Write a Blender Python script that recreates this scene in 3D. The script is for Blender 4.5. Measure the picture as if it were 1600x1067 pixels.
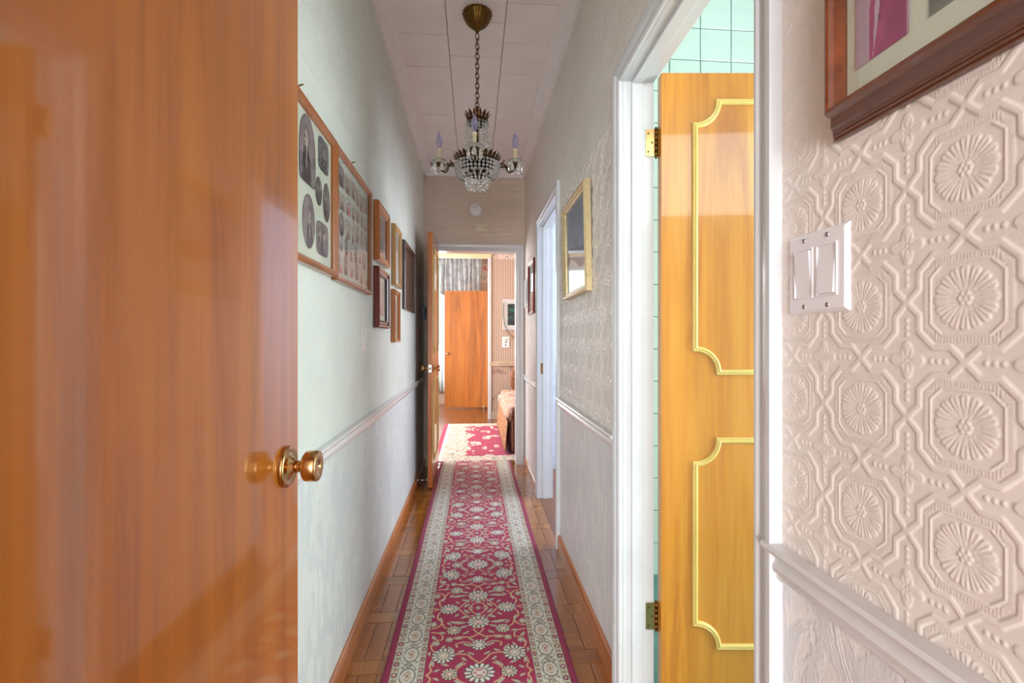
import bpy, math, random
import numpy as np
from mathutils import Vector, Matrix

# ------------------------------------------------------------------ reset
for o in list(bpy.data.objects): bpy.data.objects.remove(o, do_unlink=True)
SC = bpy.context.scene
COL = SC.collection
R = math.radians
random.seed(7); np.random.seed(7)

# ------------------------------------------------------------------ camera
cam_d = bpy.data.cameras.new('camera'); cam = bpy.data.objects.new('camera', cam_d); COL.objects.link(cam)
cam_d.sensor_width = 36.0; cam_d.lens = 36.0 * 750 / 1600; cam_d.clip_start = 0.02
cam_d.shift_y = -0.001
cam.location = (0, 0, 1.18); cam.rotation_euler = (R(90), 0, -math.atan(60 / 750))
SC.camera = cam

# ------------------------------------------------------------------ world, lights, exposure
W = bpy.data.worlds.new('world'); SC.world = W; W.use_nodes = True
bg = W.node_tree.nodes['Background']; bg.inputs[0].default_value = (0.86, 0.93, 1.0, 1); bg.inputs[1].default_value = 3.0
SC.view_settings.view_transform = 'Standard'; SC.view_settings.look = 'None'
SC.view_settings.exposure = 0.82; SC.view_settings.gamma = 1.0
SC.view_settings.use_curve_mapping = False
SC.cycles.max_bounces = 12; SC.cycles.diffuse_bounces = 8

def area(name, loc, rot, sx, sy, power, col):
    l = bpy.data.lights.new(name, 'AREA'); l.shape = 'RECTANGLE'; l.size = sx; l.size_y = sy
    l.energy = power; l.color = col
    o = bpy.data.objects.new(name, l); COL.objects.link(o); o.location = loc; o.rotation_euler = rot
    o['kind'] = 'helper'
    return o
# daylight from windows round the hall; rear and bathroom-side ones are added fill
area('fill_room_behind', (-1.0, -4.60, 1.25), (R(94), 0, R(-10)), 2.4, 2.0, 152, (0.96, 0.98, 1.0))  # added fill from behind the camera, set in an unseen made-up window
area('daylight_bathroom_window', (1.22, 0.03, 2.2), (R(90), 0, 0), 0.9, 0.5, 4.0, (0.86, 1.0, 0.96))
area('fill_bathroom_side', (2.16, 1.0, 1.2), (R(90), 0, R(90)), 1.3, 1.7, 19, (0.88, 1.0, 0.96))  # added fill, reaches the left hall wall through the bathroom doorway
area('daylight_side_room_window', (2.55, 3.3, 1.55), (R(90), 0, R(90)), 1.6, 1.3, 30, (0.84, 0.90, 1.0))
area('daylight_living_side_window', (-2.45, 6.2, 1.6), (R(90), 0, R(-90)), 2.0, 1.5, 68, (0.98, 0.98, 1.0))
area('daylight_living_far_window', (-0.45, 8.72, 1.6), (R(90), 0, R(180)), 0.8, 1.6, 16, (0.92, 0.97, 1.0))

# ------------------------------------------------------------------ helpers: colour and materials
def lin(r, g, b):
    return tuple(((c / 255) / 12.92 if c / 255 <= 0.04045 else ((c / 255 + 0.055) / 1.055) ** 2.4) for c in (r, g, b))
def lin4(r, g, b): return lin(r, g, b) + (1.0,)

MATS = {}
def new_mat(name):
    m = bpy.data.materials.new(name); m.use_nodes = True
    nt = m.node_tree; b = nt.nodes['Principled BSDF']; MATS[name] = m
    return m, nt, b
def node(nt, t, **kw):
    n = nt.nodes.new(t)
    for k, v in kw.items(): setattr(n, k, v)
    return n
def coords(nt, scale=(1, 1, 1), rot=(0, 0, 0)):
    tc = node(nt, 'ShaderNodeTexCoord'); mp = node(nt, 'ShaderNodeMapping')
    mp.inputs['Scale'].default_value = scale; mp.inputs['Rotation'].default_value = rot
    nt.links.new(tc.outputs['Object'], mp.inputs['Vector']); return mp.outputs[0]
def noise(nt, vec, scale, detail=4, rough=0.55, dist=0.0):
    n = node(nt, 'ShaderNodeTexNoise'); n.inputs['Scale'].default_value = scale; n.inputs['Detail'].default_value = detail
    n.inputs['Roughness'].default_value = rough; n.inputs['Distortion'].default_value = dist
    nt.links.new(vec, n.inputs['Vector']); return n.outputs['Fac']
def ramp(nt, fac, stops):
    r = node(nt, 'ShaderNodeValToRGB'); e = r.color_ramp.elements
    while len(e) < len(stops): e.new(0.5)
    for i, (p, c) in enumerate(stops): e[i].position = p; e[i].color = c
    nt.links.new(fac, r.inputs[0]); return r.outputs[0]
def mixc(nt, fac, a, b, mode='MIX'):
    m = node(nt, 'ShaderNodeMix', data_type='RGBA', blend_type=mode)
    for s, v in ((m.inputs['Factor'], fac), (m.inputs[6], a), (m.inputs[7], b)):
        if isinstance(v, (int, float)): s.default_value = v
        elif isinstance(v, tuple): s.default_value = v
        else: nt.links.new(v, s)
    return m.outputs[2]
def bump(nt, b, h, strength=0.3, dist=0.002):
    n = node(nt, 'ShaderNodeBump'); n.inputs['Strength'].default_value = strength; n.inputs['Distance'].default_value = dist
    nt.links.new(h, n.inputs['Height']); nt.links.new(n.outputs[0], b.inputs['Normal'])
def plain(name, rgb, rough=0.5, metal=0.0, var=0.06, nscale=14, coat=0.0, bumpy=0.0, bscale=80, spec=None):
    m, nt, b = new_mat(name)
    v = coords(nt); c = lin4(*rgb)
    f = noise(nt, v, nscale, 5)
    lo = tuple(x * (1 - var * 2) for x in c[:3]) + (1,); hi = tuple(min(1, x * (1 + var)) for x in c[:3]) + (1,)
    nt.links.new(ramp(nt, f, [(0.3, lo), (0.7, hi)]), b.inputs['Base Color'])
    b.inputs['Roughness'].default_value = rough; b.inputs['Metallic'].default_value = metal
    b.inputs['Coat Weight'].default_value = coat; b.inputs['Coat Roughness'].default_value = 0.12
    if spec is not None: b.inputs['Specular IOR Level'].default_value = spec
    if bumpy: bump(nt, b, noise(nt, v, bscale, 4), bumpy, 0.003)
    return m
def wood(name, dark, mid, light, axis='z', rough=0.3, coat=0.6, grain=1.0, band=1.0, coat_r=0.09):
    m, nt, b = new_mat(name)
    st = {'x': (0.6, 9, 9), 'y': (9, 0.6, 9), 'z': (9, 9, 0.6)}[axis]
    fine = {'x': (1.2, 60, 60), 'y': (60, 1.2, 60), 'z': (60, 60, 1.2)}[axis]
    wide = {'x': (0.12, 3.2, 3.2), 'y': (3.2, 0.12, 3.2), 'z': (3.2, 3.2, 0.35)}[axis]
    a = noise(nt, coords(nt, st), 1.3, 6, 0.6, 1.2)
    g = noise(nt, coords(nt, fine), 1.6, 4, 0.6, 0.3)
    w = noise(nt, coords(nt, wide), 1.2, 3, 0.5, 0.6)
    base = ramp(nt, a, [(0.28, lin4(*dark)), (0.52, lin4(*mid)), (0.78, lin4(*light))])
    wv = ramp(nt, w, [(0.3, (0.66, 0.6, 0.52, 1)), (0.62, (1.1, 1.06, 1.02, 1))])
    base = mixc(nt, 0.75 * band, base, wv, 'MULTIPLY')
    gv = ramp(nt, g, [(0.35, (0.82, 0.78, 0.74, 1)), (0.6, (1.04, 1.04, 1.04, 1))])
    base = mixc(nt, 0.7 * grain, base, gv, 'MULTIPLY')
    nt.links.new(base, b.inputs['Base Color'])
    b.inputs['Roughness'].default_value = rough
    b.inputs['Coat Weight'].default_value = coat; b.inputs['Coat Roughness'].default_value = coat_r
    bump(nt, b, g, 0.05, 0.001)
    return m
def attr_mat(name, rough=0.8, coat=0.0, bumpy=0.0, sheen=0.0, bscale=400):
    m, nt, b = new_mat(name)
    a = node(nt, 'ShaderNodeAttribute', attribute_name='Col')
    v = coords(nt)
    f = noise(nt, v, bscale, 3)
    nt.links.new(mixc(nt, 0.35, a.outputs['Color'], ramp(nt, f, [(0.3, (0.72, 0.72, 0.72, 1)), (0.7, (1.12, 1.12, 1.12, 1))]), 'MULTIPLY'), b.inputs['Base Color'])
    b.inputs['Roughness'].default_value = rough; b.inputs['Coat Weight'].default_value = coat
    b.inputs['Sheen Weight'].default_value = sheen
    if bumpy: bump(nt, b, f, bumpy, 0.003)
    return m

door_near_m = wood('near_door_wood', (148, 80, 9), (178, 102, 14), (190, 118, 28), 'z', 0.3, 1.0, 0.45, 0.55, 0.06)
door_gold_m = wood('golden_door_wood', (172, 100, 14), (206, 138, 30), (222, 162, 56), 'z', 0.34, 0.9, 0.6, 0.6, 0.05)
door_far_m = wood('far_door_wood', (150, 84, 18), (182, 108, 30), (200, 130, 50), 'z', 0.34, 0.7)
door_edge_m = wood('door_edge_wood', (150, 74, 16), (188, 104, 30), (206, 128, 50), 'z', 0.3, 0.7)
moulding_m = plain('cream_gold_moulding', (226, 202, 118), 0.35, 0, 0.05, 8, 0.3)
base_m = wood('baseboard_wood', (140, 78, 30), (176, 106, 50), (196, 130, 74), 'y', 0.32, 0.5)
plank_a = wood('oak_strip_along', (128, 74, 18), (166, 102, 34), (190, 130, 54), 'y', 0.2, 0.5, 1.0, 0.6)
plank_b = wood('oak_strip_across', (116, 66, 14), (152, 92, 28), (176, 115, 44), 'x', 0.2, 0.5, 1.0, 0.6)
plank_c = wood('oak_strip_light', (140, 80, 32), (176, 110, 50), (198, 136, 74), 'y', 0.2, 0.5, 1.0, 0.6)
subfloor_m = wood('oak_floor', (104, 58, 24), (134, 80, 36), (156, 100, 54), 'y', 0.3, 0.3)
white_m = plain('white_gloss_paint', (208, 211, 213), 0.28, 0, 0.025, 7, 0.25, 0.05, 30)
rail_m = plain('white_rail_paint', (218, 217, 218), 0.25, 0, 0.04, 9, 0.3, 0.05, 40)
ceil_m = plain('ceiling_tile_paint', (241, 237, 237), 0.55, 0, 0.02, 5, 0.0, 0.08, 60)
ceil_gap_m = plain('ceiling_joint', (150, 140, 136), 0.8)
crown_m = plain('crown_paint', (238, 235, 235), 0.4, 0, 0.02)
plaster_m = plain('wall_core_plaster', (206, 198, 188), 0.8)
brass_m = plain('polished_brass', (206, 164, 112), 0.2, 1.0, 0.05, 30)
old_brass_m = plain('antique_brass', (120, 90, 46), 0.38, 1.0, 0.22, 60)
bronze_m = plain('dark_bronze', (84, 60, 34), 0.42, 0.9, 0.25, 70)
chrome_m = plain('chrome', (216, 216, 220), 0.18, 1.0, 0.04)
black_m = plain('dark_slot', (24, 22, 22), 0.6)
plastic_m = plain('white_plastic', (236, 234, 238), 0.3, 0, 0.01, 6, 0.2)
plastic_y_m = plain('aged_plastic', (226, 212, 186), 0.4)
tile_m = plain('mint_tile_glaze', (186, 210, 203), 0.12, 0, 0.03, 6, 0.5)
grout_m = plain('tile_grout', (104, 150, 144), 0.8)
mat_m = plain('cream_mount_board', (216, 214, 200), 0.85, 0, 0.03)
mat_g_m = plain('grey_mount_board', (206, 204, 198), 0.85, 0, 0.03)
bluewall_m = plain('blue_white_paint', (196, 206, 222), 0.6)

def glass_mat(name, tint=(1, 1, 1), rough=0.02):
    m, nt, b = new_mat(name)
    tr = node(nt, 'ShaderNodeBsdfTransparent'); tr.inputs[0].default_value = tint + (1,)
    gl = node(nt, 'ShaderNodeBsdfGlossy'); gl.inputs['Roughness'].default_value = rough
    fr = node(nt, 'ShaderNodeFresnel'); fr.inputs[0].default_value = 1.5
    mx = node(nt, 'ShaderNodeMixShader')
    ge = node(nt, 'ShaderNodeNewGeometry'); inv = node(nt, 'ShaderNodeMath', operation='SUBTRACT'); inv.inputs[0].default_value = 1.0; nt.links.new(ge.outputs['Backfacing'], inv.inputs[1])
    mul = node(nt, 'ShaderNodeMath', operation='MULTIPLY'); nt.links.new(fr.outputs[0], mul.inputs[0]); nt.links.new(inv.outputs[0], mul.inputs[1])
    nt.links.new(mul.outputs[0], mx.inputs[0]); nt.links.new(tr.outputs[0], mx.inputs[1]); nt.links.new(gl.outputs[0], mx.inputs[2])
    nt.links.new(mx.outputs[0], nt.nodes['Material Output'].inputs[0]); return m
picglass_m = glass_mat('picture_glass', (0.96, 0.98, 0.97), 0.03)
pane_m = glass_mat('window_glass', (0.95, 0.98, 1.0))
def crystal(name, col, rough=0.03):
    m, nt, b = new_mat(name)
    b.inputs['Base Color'].default_value = lin4(*col); b.inputs['Roughness'].default_value = rough
    b.inputs['Transmission Weight'].default_value = 0.80; b.inputs['IOR'].default_value = 1.52
    return m
crystal_m = crystal('cut_crystal', (250, 248, 244))
bulb_m = crystal('violet_bulb_glass', (196, 190, 226), 0.08)
frost_m = crystal('frosted_bobeche', (246, 244, 238), 0.35)
candle_m = plain('ivory_candle_sleeve', (232, 220, 184), 0.5)

def wallpaper(name, rgb, kind, rough=0.42):
    m, nt, b = new_mat(name)
    v = coords(nt); c = lin4(*rgb)
    f = noise(nt, v, 3.5, 6, 0.6)
    col = ramp(nt, f, [(0.25, tuple(x * 0.88 for x in c[:3]) + (1,)), (0.6, c)])
    stain = noise(nt, coords(nt, (1, 1, 1)), 9, 6, 0.7, 0.4)
    col = mixc(nt, ramp(nt, stain, [(0.60, (0, 0, 0, 1)), (0.80, (0.35, 0.35, 0.35, 1))]), col, lin4(190, 150, 118), 'MIX')
    b.inputs['Roughness'].default_value = rough
    if kind == 'relief':
        bump(nt, b, noise(nt, v, 700, 2), 0.18, 0.001)
    elif kind == 'scroll':
        w = noise(nt, coords(nt, (1, 20, 11)), 1.0, 2, 0.5, 3.0)
        l = ramp(nt, w, [(0.42, (0, 0, 0, 1)), (0.49, (1, 1, 1, 1)), (0.53, (1, 1, 1, 1)), (0.60, (0, 0, 0, 1))])
        bump(nt, b, l, 0.55, 0.003)
        col = mixc(nt, mixc(nt, 1.0, l, (0.16, 0.16, 0.16, 1), 'MULTIPLY'), col, tuple(x * 0.72 for x in c[:3]) + (1,))
    elif kind == 'damask':
        w = noise(nt, coords(nt, (1, 13, 4.2)), 1.0, 3, 0.55, 2.2)
        l = ramp(nt, w, [(0.45, (0, 0, 0, 1)), (0.53, (1, 1, 1, 1))])
        fine = noise(nt, coords(nt, (1, 160, 70)), 1.0, 2, 0.5, 1.0)
        h = mixc(nt, 0.5, l, fine)
        bump(nt, b, h, 0.5, 0.003)
        col = mixc(nt, l, col, tuple(min(1, x * 1.0) for x in lin(rgb[0] - 14, rgb[1] - 12, rgb[2] - 8)) + (1,))
    nt.links.new(col, b.inputs['Base Color'])
    return m
paper_r_band = wallpaper('embossed_paper_rose_white', (234, 225, 218), 'relief', 0.30)
paper_l_band = wallpaper('embossed_paper_cool_lit', (224, 231, 223), 'relief', 0.34)  # left wall paper: cool bathroom light painted into its colour
paper_up = wallpaper('scroll_paper', (234, 228, 219), 'scroll', 0.5)
paper_up_l = wallpaper('scroll_paper_cool_lit', (226, 231, 223), 'scroll', 0.5)  # same scroll paper with the cool light tint in its colour
paper_dado = wallpaper('damask_paper', (233, 231, 229), 'damask', 0.42)
paper_dado_l = wallpaper('damask_paper_cool_lit', (224, 231, 227), 'damask', 0.42)  # same damask with the cool light tint in its colour
paper_end = wallpaper('end_wall_paper', (220, 202, 184), 'scroll', 0.5)

# ------------------------------------------------------------------ helpers: mesh
class MB:
    def __init__(s): s.v = []; s.f = []; s.sm = []; s.col = None
    def add(s, vs, fs, smooth=False):
        b = len(s.v); s.v += [tuple(p) for p in vs]; s.f += [tuple(i + b for i in q) for q in fs]; s.sm += [smooth] * len(fs); return s
    def box(s, x0, x1, y0, y1, z0, z1):
        v = [(x, y, z) for x in (x0, x1) for y in (y0, y1) for z in (z0, z1)]
        return s.add(v, [(0, 1, 3, 2), (4, 6, 7, 5), (0, 4, 5, 1), (2, 3, 7, 6), (0, 2, 6, 4), (1, 5, 7, 3)])
    def obox(s, c, half, M):
        v = [Vector(c) + M @ Vector((a * half[0], b * half[1], d * half[2])) for a in (-1, 1) for b in (-1, 1) for d in (-1, 1)]
        return s.add(v, [(0, 1, 3, 2), (4, 6, 7, 5), (0, 4, 5, 1), (2, 3, 7, 6), (0, 2, 6, 4), (1, 5, 7, 3)])
    def lathe(s, prof, n=24, M=None, smooth=True, flute=None):
        M = M or Matrix.Identity(4); vs = []; fs = []
        for r, z in prof:
            for k in range(n):
                a = 2 * math.pi * k / n
                rr = r * (1 + (flute[1] * math.cos(flute[0] * a) if flute else 0))
                vs.append(M @ Vector((rr * math.cos(a), rr * math.sin(a), z)))
        for i in range(len(prof) - 1):
            for k in range(n):
                k2 = (k + 1) % n; fs.append((i * n + k, i * n + k2, (i + 1) * n + k2, (i + 1) * n + k))
        if prof[0][0] > 1e-5: fs.append(tuple(reversed(range(n))))
        if prof[-1][0] > 1e-5: fs.append(tuple((len(prof) - 1) * n + k for k in range(n)))
        return s.add(vs, fs, smooth)
    def tube(s, pts, r, n=8, closed=False, smooth=True):
        pts = [Vector(p) for p in pts]; N = len(pts); rs = r if isinstance(r, (list, tuple)) else [r] * N
        vs = []; fs = []; up = Vector((0, 0, 1))
        for i, p in enumerate(pts):
            a = pts[(i - 1) % N] if (closed or i > 0) else p; b = pts[(i + 1) % N] if (closed or i < N - 1) else p
            t = (b - a).normalized(); ref = up if abs(t.z) < 0.92 else Vector((0, 1, 0))
            u = t.cross(ref).normalized(); w = u.cross(t)
            for k in range(n):
                q = 2 * math.pi * k / n; vs.append(p + (u * math.cos(q) + w * math.sin(q)) * rs[i])
        for i in range(N if closed else N - 1):
            j = (i + 1) % N
            for k in range(n):
                k2 = (k + 1) % n; fs.append((i * n + k, i * n + k2, j * n + k2, j * n + k))
        if not closed: fs += [tuple(reversed(range(n))), tuple((N - 1) * n + k for k in range(n))]
        return s.add(vs, fs, smooth)
    def sphere(s, c, r, nu=8, nv=6, sc=(1, 1, 1), smooth=True):
        vs = [(c[0], c[1], c[2] - r * sc[2])]; fs = []
        for j in range(1, nv):
            a = -math.pi / 2 + math.pi * j / nv
            for k in range(nu):
                q = 2 * math.pi * k / nu
                vs.append((c[0] + r * sc[0] * math.cos(a) * math.cos(q), c[1] + r * sc[1] * math.cos(a) * math.sin(q), c[2] + r * sc[2] * math.sin(a)))
        vs.append((c[0], c[1], c[2] + r * sc[2])); L = len(vs) - 1
        for k in range(nu):
            k2 = (k + 1) % nu; fs.append((0, 1 + k2, 1 + k)); fs.append((L, 1 + (nv - 2) * nu + k, 1 + (nv - 2) * nu + k2))
            for j in range(nv - 2): fs.append((1 + j * nu + k, 1 + j * nu + k2, 1 + (j + 1) * nu + k2, 1 + (j + 1) * nu + k))
        return s.add(vs, fs, smooth)
    def sweep(s, path, prof, fn, closed=False, smooth=False, cap=True):
        """path: 2-D points; prof: (w, t): w to the left of travel, t out of the plane; fn(x, y, t) -> 3-D"""
        N = len(path); P = [Vector(p) for p in path]; vs = []; fs = []; k = len(prof)
        for i in range(N):
            d1 = (P[i] - P[i - 1]).normalized() if (closed or i > 0) else None
            d2 = (P[(i + 1) % N] - P[i]).normalized() if (closed or i < N - 1) else None
            d1 = d1 or d2; d2 = d2 or d1
            n1 = Vector((-d1.y, d1.x)); n2 = Vector((-d2.y, d2.x)); m = (n1 + n2) / max(0.2, 1 + n1.dot(n2))
            for w, t in prof: q = P[i] + m * w; vs.append(fn(q.x, q.y, t))
        for i in range(N if closed else N - 1):
            j = (i + 1) % N
            for a in range(k):
                b = (a + 1) % k; fs.append((i * k + a, i * k + b, j * k + b, j * k + a))
        if cap and not closed: fs += [tuple(reversed(range(k))), tuple((N - 1) * k + a for a in range(k))]
        return s.add(vs, fs, smooth)
    def grid(s, X, Y, Z, smooth=True):
        """arrays n x m"""
        n, m = X.shape
        base = len(s.v)
        pts = np.stack([X, Y, Z], -1).reshape(-1, 3)
        i, j = np.meshgrid(np.arange(n - 1), np.arange(m - 1), indexing='ij')
        a = (i * m + j).ravel() + base
        q = np.stack([a, a + m, a + m + 1, a + 1], -1)
        s.v += [tuple(p) for p in pts.tolist()]; s.f += [tuple(t) for t in q.tolist()]; s.sm += [smooth] * len(q); return s
    def mesh(s, name):
        me = bpy.data.meshes.new(name); me.from_pydata(s.v, [], s.f); me.polygons.foreach_set('use_smooth', s.sm); me.update(); return me
    def build(s, name, mat, parent=None, bevel=0.0, **kw):
        me = s.mesh(name); me.materials.append(mat)
        if s.col is not None:
            at = me.color_attributes.new('Col', 'FLOAT_COLOR', 'POINT')
            at.data.foreach_set('color', np.asarray(s.col, dtype=np.float32).ravel())
        return link(name, me, parent, bevel, **kw)
def link(name, me, parent=None, bevel=0.0, label=None, cat=None, group=None, kind=None):
    o = bpy.data.objects.new(name, me); COL.objects.link(o); o.parent = parent
    if bevel:
        m = o.modifiers.new('edge', 'BEVEL'); m.width = bevel; m.segments = 2; m.limit_method = 'ANGLE'; m.angle_limit = R(40)
    tag(o, label, cat, group, kind); return o
def tag(o, label=None, cat=None, group=None, kind=None):
    if label: o['label'] = label
    if cat: o['category'] = cat
    if group: o['group'] = group
    if kind: o['kind'] = kind
    return o
def thing(name, label, cat, loc=(0, 0, 0), rz=0.0, group=None, kind=None):
    o = bpy.data.objects.new(name, None); COL.objects.link(o); o.location = loc; o.rotation_euler = (0, 0, rz); o.empty_display_size = 0.05
    return tag(o, label, cat, group, kind)
def fast_grid(name, X, Y, Z, mat, parent=None, col=None, flip=False, **kw):
    n, m = X.shape
    me = bpy.data.meshes.new(name)
    co = np.stack([X, Y, Z], -1).reshape(-1, 3).astype(np.float32)
    i, j = np.meshgrid(np.arange(n - 1), np.arange(m - 1), indexing='ij'); a = (i * m + j).ravel()
    q = np.stack([a, a + m, a + m + 1, a + 1], -1)
    if flip: q = q[:, ::-1]
    F = len(q)
    me.vertices.add(len(co)); me.vertices.foreach_set('co', co.ravel())
    me.loops.add(F * 4); me.loops.foreach_set('vertex_index', q.astype(np.int32).ravel())
    me.polygons.add(F); me.polygons.foreach_set('loop_start', np.arange(0, F * 4, 4, dtype=np.int32))
    me.polygons.foreach_set('use_smooth', np.ones(F, dtype=bool))
    me.update(calc_edges=True); me.materials.append(mat)
    if col is not None:
        at = me.color_attributes.new('Col', 'FLOAT_COLOR', 'POINT')
        c4 = np.ones((n * m, 4), np.float32); c4[:, :3] = col.reshape(-1, 3); at.data.foreach_set('color', c4.ravel())
    return link(name, me, parent, 0.0, **kw)
def AX(axis, c):      # matrix that turns +Z to the axis, moved to c
    q = Vector((0, 0, 1)).rotation_difference(Vector(axis)); return Matrix.Translation(c) @ q.to_matrix().to_4x4()

# ------------------------------------------------------------------ dimensions of the hall
XL, XR = -0.465, 0.488
YE = 4.55; YE2 = 4.67; CEIL = 2.79
BATH = (0.782, 1.540, 2.03)      # opening y0, y1, head
SIDE = (2.745, 3.560, 2.03)
ENDO = (-0.353, 0.401, 2.02)     # opening x0, x1, head
RAIL0, RAIL1 = 0.80, 0.858
BAND = 1.95

# ------------------------------------------------------------------ floor
fl = MB().box(-0.60, 0.62, -0.1, 4.60, -0.06, -0.012).build('floor', subfloor_m, label='oak parquet floor of the hallway', kind='structure')
strips = []
def strip_mesh(name, sx, sy, mat):
    e = 0.0011
    b = MB(); b.box(-sx / 2 + e, sx / 2 - e, -sy / 2 + e, sy / 2 - e, -0.012, 0.0)
    me = b.mesh(name); me.materials.append(mat); return me
P_ = 0.315; CR = 0.075
along = [strip_mesh('plank', 0.0636, P_ - CR, m) for m in (plank_a, plank_c, plank_b, plank_a)]
across = [strip_mesh('plank', 0.318, CR, m) for m in (plank_b, plank_a)]
y = 1.10; row = 0
rr = random.Random(3)
while y < 4.52:
    for cx in range(-1, 2):
        x0 = 0.011 + (cx - 0.5) * 0.318
        o = link('plank', across[rr.randrange(2)], fl); o.location = (x0 + 0.159, y + CR / 2, rr.uniform(-0.0006, 0.0002))
        for k in range(5):
            o = link('plank', along[rr.randrange(4)], fl); o.location = (x0 + 0.0318 + k * 0.0636, y + CR + (P_ - CR) / 2, rr.uniform(-0.0006, 0.0002))
    y += P_; row += 1
MB().box(-2.6, 1.45, 4.60, 9.0, -0.06, -0.001).build('floor_living', subfloor_m, label='brown wooden floor of the living room beyond the hallway', kind='structure')
MB().box(0.5, 2.7, 2.62, 4.4, -0.06, -0.0005).box(0.488, 0.62, 2.74, 3.565, -0.05, 0.0).build('floor_side_room', subfloor_m, label='dark wooden floor seen through the side doorway', kind='structure')
MB().box(0.62, 2.3, -0.05, 2.35, -0.06, 0.0).build('floor_bathroom', grout_m, label='bathroom floor behind the golden door', kind='structure')
MB().box(-2.4, 2.0, -4.9, -0.1, -0.06, 0.0).build('floor_entry', subfloor_m, label='floor of the room behind the camera', kind='structure')

# ------------------------------------------------------------------ ceiling with square tiles
ce = MB().box(-0.6, 0.62, -0.1, 4.60, CEIL + 0.012, CEIL + 0.08).build('ceiling', ceil_gap_m, label='white tiled hallway ceiling', kind='structure')
def ctile(w, l):
    e = 0.0018; c = 0.006; z0 = 0.0; z1 = 0.012
    b = MB(); a = [(-w / 2 + e, -l / 2 + e), (w / 2 - e, -l / 2 + e), (w / 2 - e, l / 2 - e), (-w / 2 + e, l / 2 - e)]
    i = [(-w / 2 + e + c, -l / 2 + e + c), (w / 2 - e - c, -l / 2 + e + c), (w / 2 - e - c, l / 2 - e - c), (-w / 2 + e + c, l / 2 - e - c)]
    b.add([(x, y, z0) for x, y in i] + [(x, y, z0 + 0.0025) for x, y in a] + [(x, y, z1) for x, y in a],
          [(3, 2, 1, 0)] + [(k, (k + 1) % 4, 4 + (k + 1) % 4, 4 + k) for k in range(4)] + [(4 + k, 4 + (k + 1) % 4, 8 + (k + 1) % 4, 8 + k) for k in range(4)])
    me = b.mesh('ceiling_tile'); me.materials.append(ceil_m); return me
T = 0.305; rows = [(-0.466, -0.136, 0.12), (-0.136, 0.160, 0.0), (0.160, 0.489, 0.16)]
for x0, x1, off in rows:
    me = ctile(x1 - x0, T)
    for k in range(14):
        y = 0.45 + off + k * T
        if y + T / 2 > 4.66: continue
        o = link('ceiling_tile', me, ce); o.location = ((x0 + x1) / 2, y, CEIL + random.uniform(-0.0006, 0.0006))
MB().box(-2.6, 1.45, 4.60, 9.0, 2.75, 2.82).build('ceiling_living', ceil_m, label='ceiling of the living room', kind='structure')
MB().box(0.592, 2.4, -0.1, 2.32, 3.0, 3.06).box(0.592, 2.75, 2.32, 4.5, 2.75, 2.81).build('ceiling_side', ceil_m, label='ceiling over the side rooms', kind='structure')
MB().box(-2.4, 2.0, -4.9, -0.1, 2.72, 2.79).build('ceiling_entry', ceil_m, label='ceiling of the room behind the camera', kind='structure')

# ------------------------------------------------------------------ walls (cores)
wl = MB().box(XL - 0.10, XL - 0.004, 0.02, YE2, -0.02, CEIL + 0.05).build('wall_left', plaster_m, label='long papered wall with the row of picture frames', kind='structure')
b = MB(); X0, X1 = XR + 0.004, 0.59
J = 0.0125
for (y0, y1, z0, z1) in ((0.02, BATH[0] - J, -0.02, 2.8), (BATH[0] - J, BATH[1] + J, BATH[2] + J, 2.8), (BATH[1] + J, SIDE[0] - J, -0.02, 2.8), (SIDE[0] - J, SIDE[1] + J, SIDE[2] + J, 2.8), (SIDE[1] + J, YE, -0.02, 2.8)):
    b.box(X0, X1, y0, y1, z0, z1)
wr = b.build('wall_right', plaster_m, label='papered wall with the two doorways and light switch', kind='structure')
b = MB()
b.box(-2.6, ENDO[0] - J, YE + 0.002, YE2, -0.02, 2.8).box(ENDO[1] + J, 1.45, YE + 0.002, YE2, -0.02, 2.8).box(ENDO[0] - J, ENDO[1] + J, YE + 0.002, YE2, ENDO[2] + J, 2.8)
we = b.build('wall_end', paper_end, label='tan papered end wall above the living room doorway', kind='structure')

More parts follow.
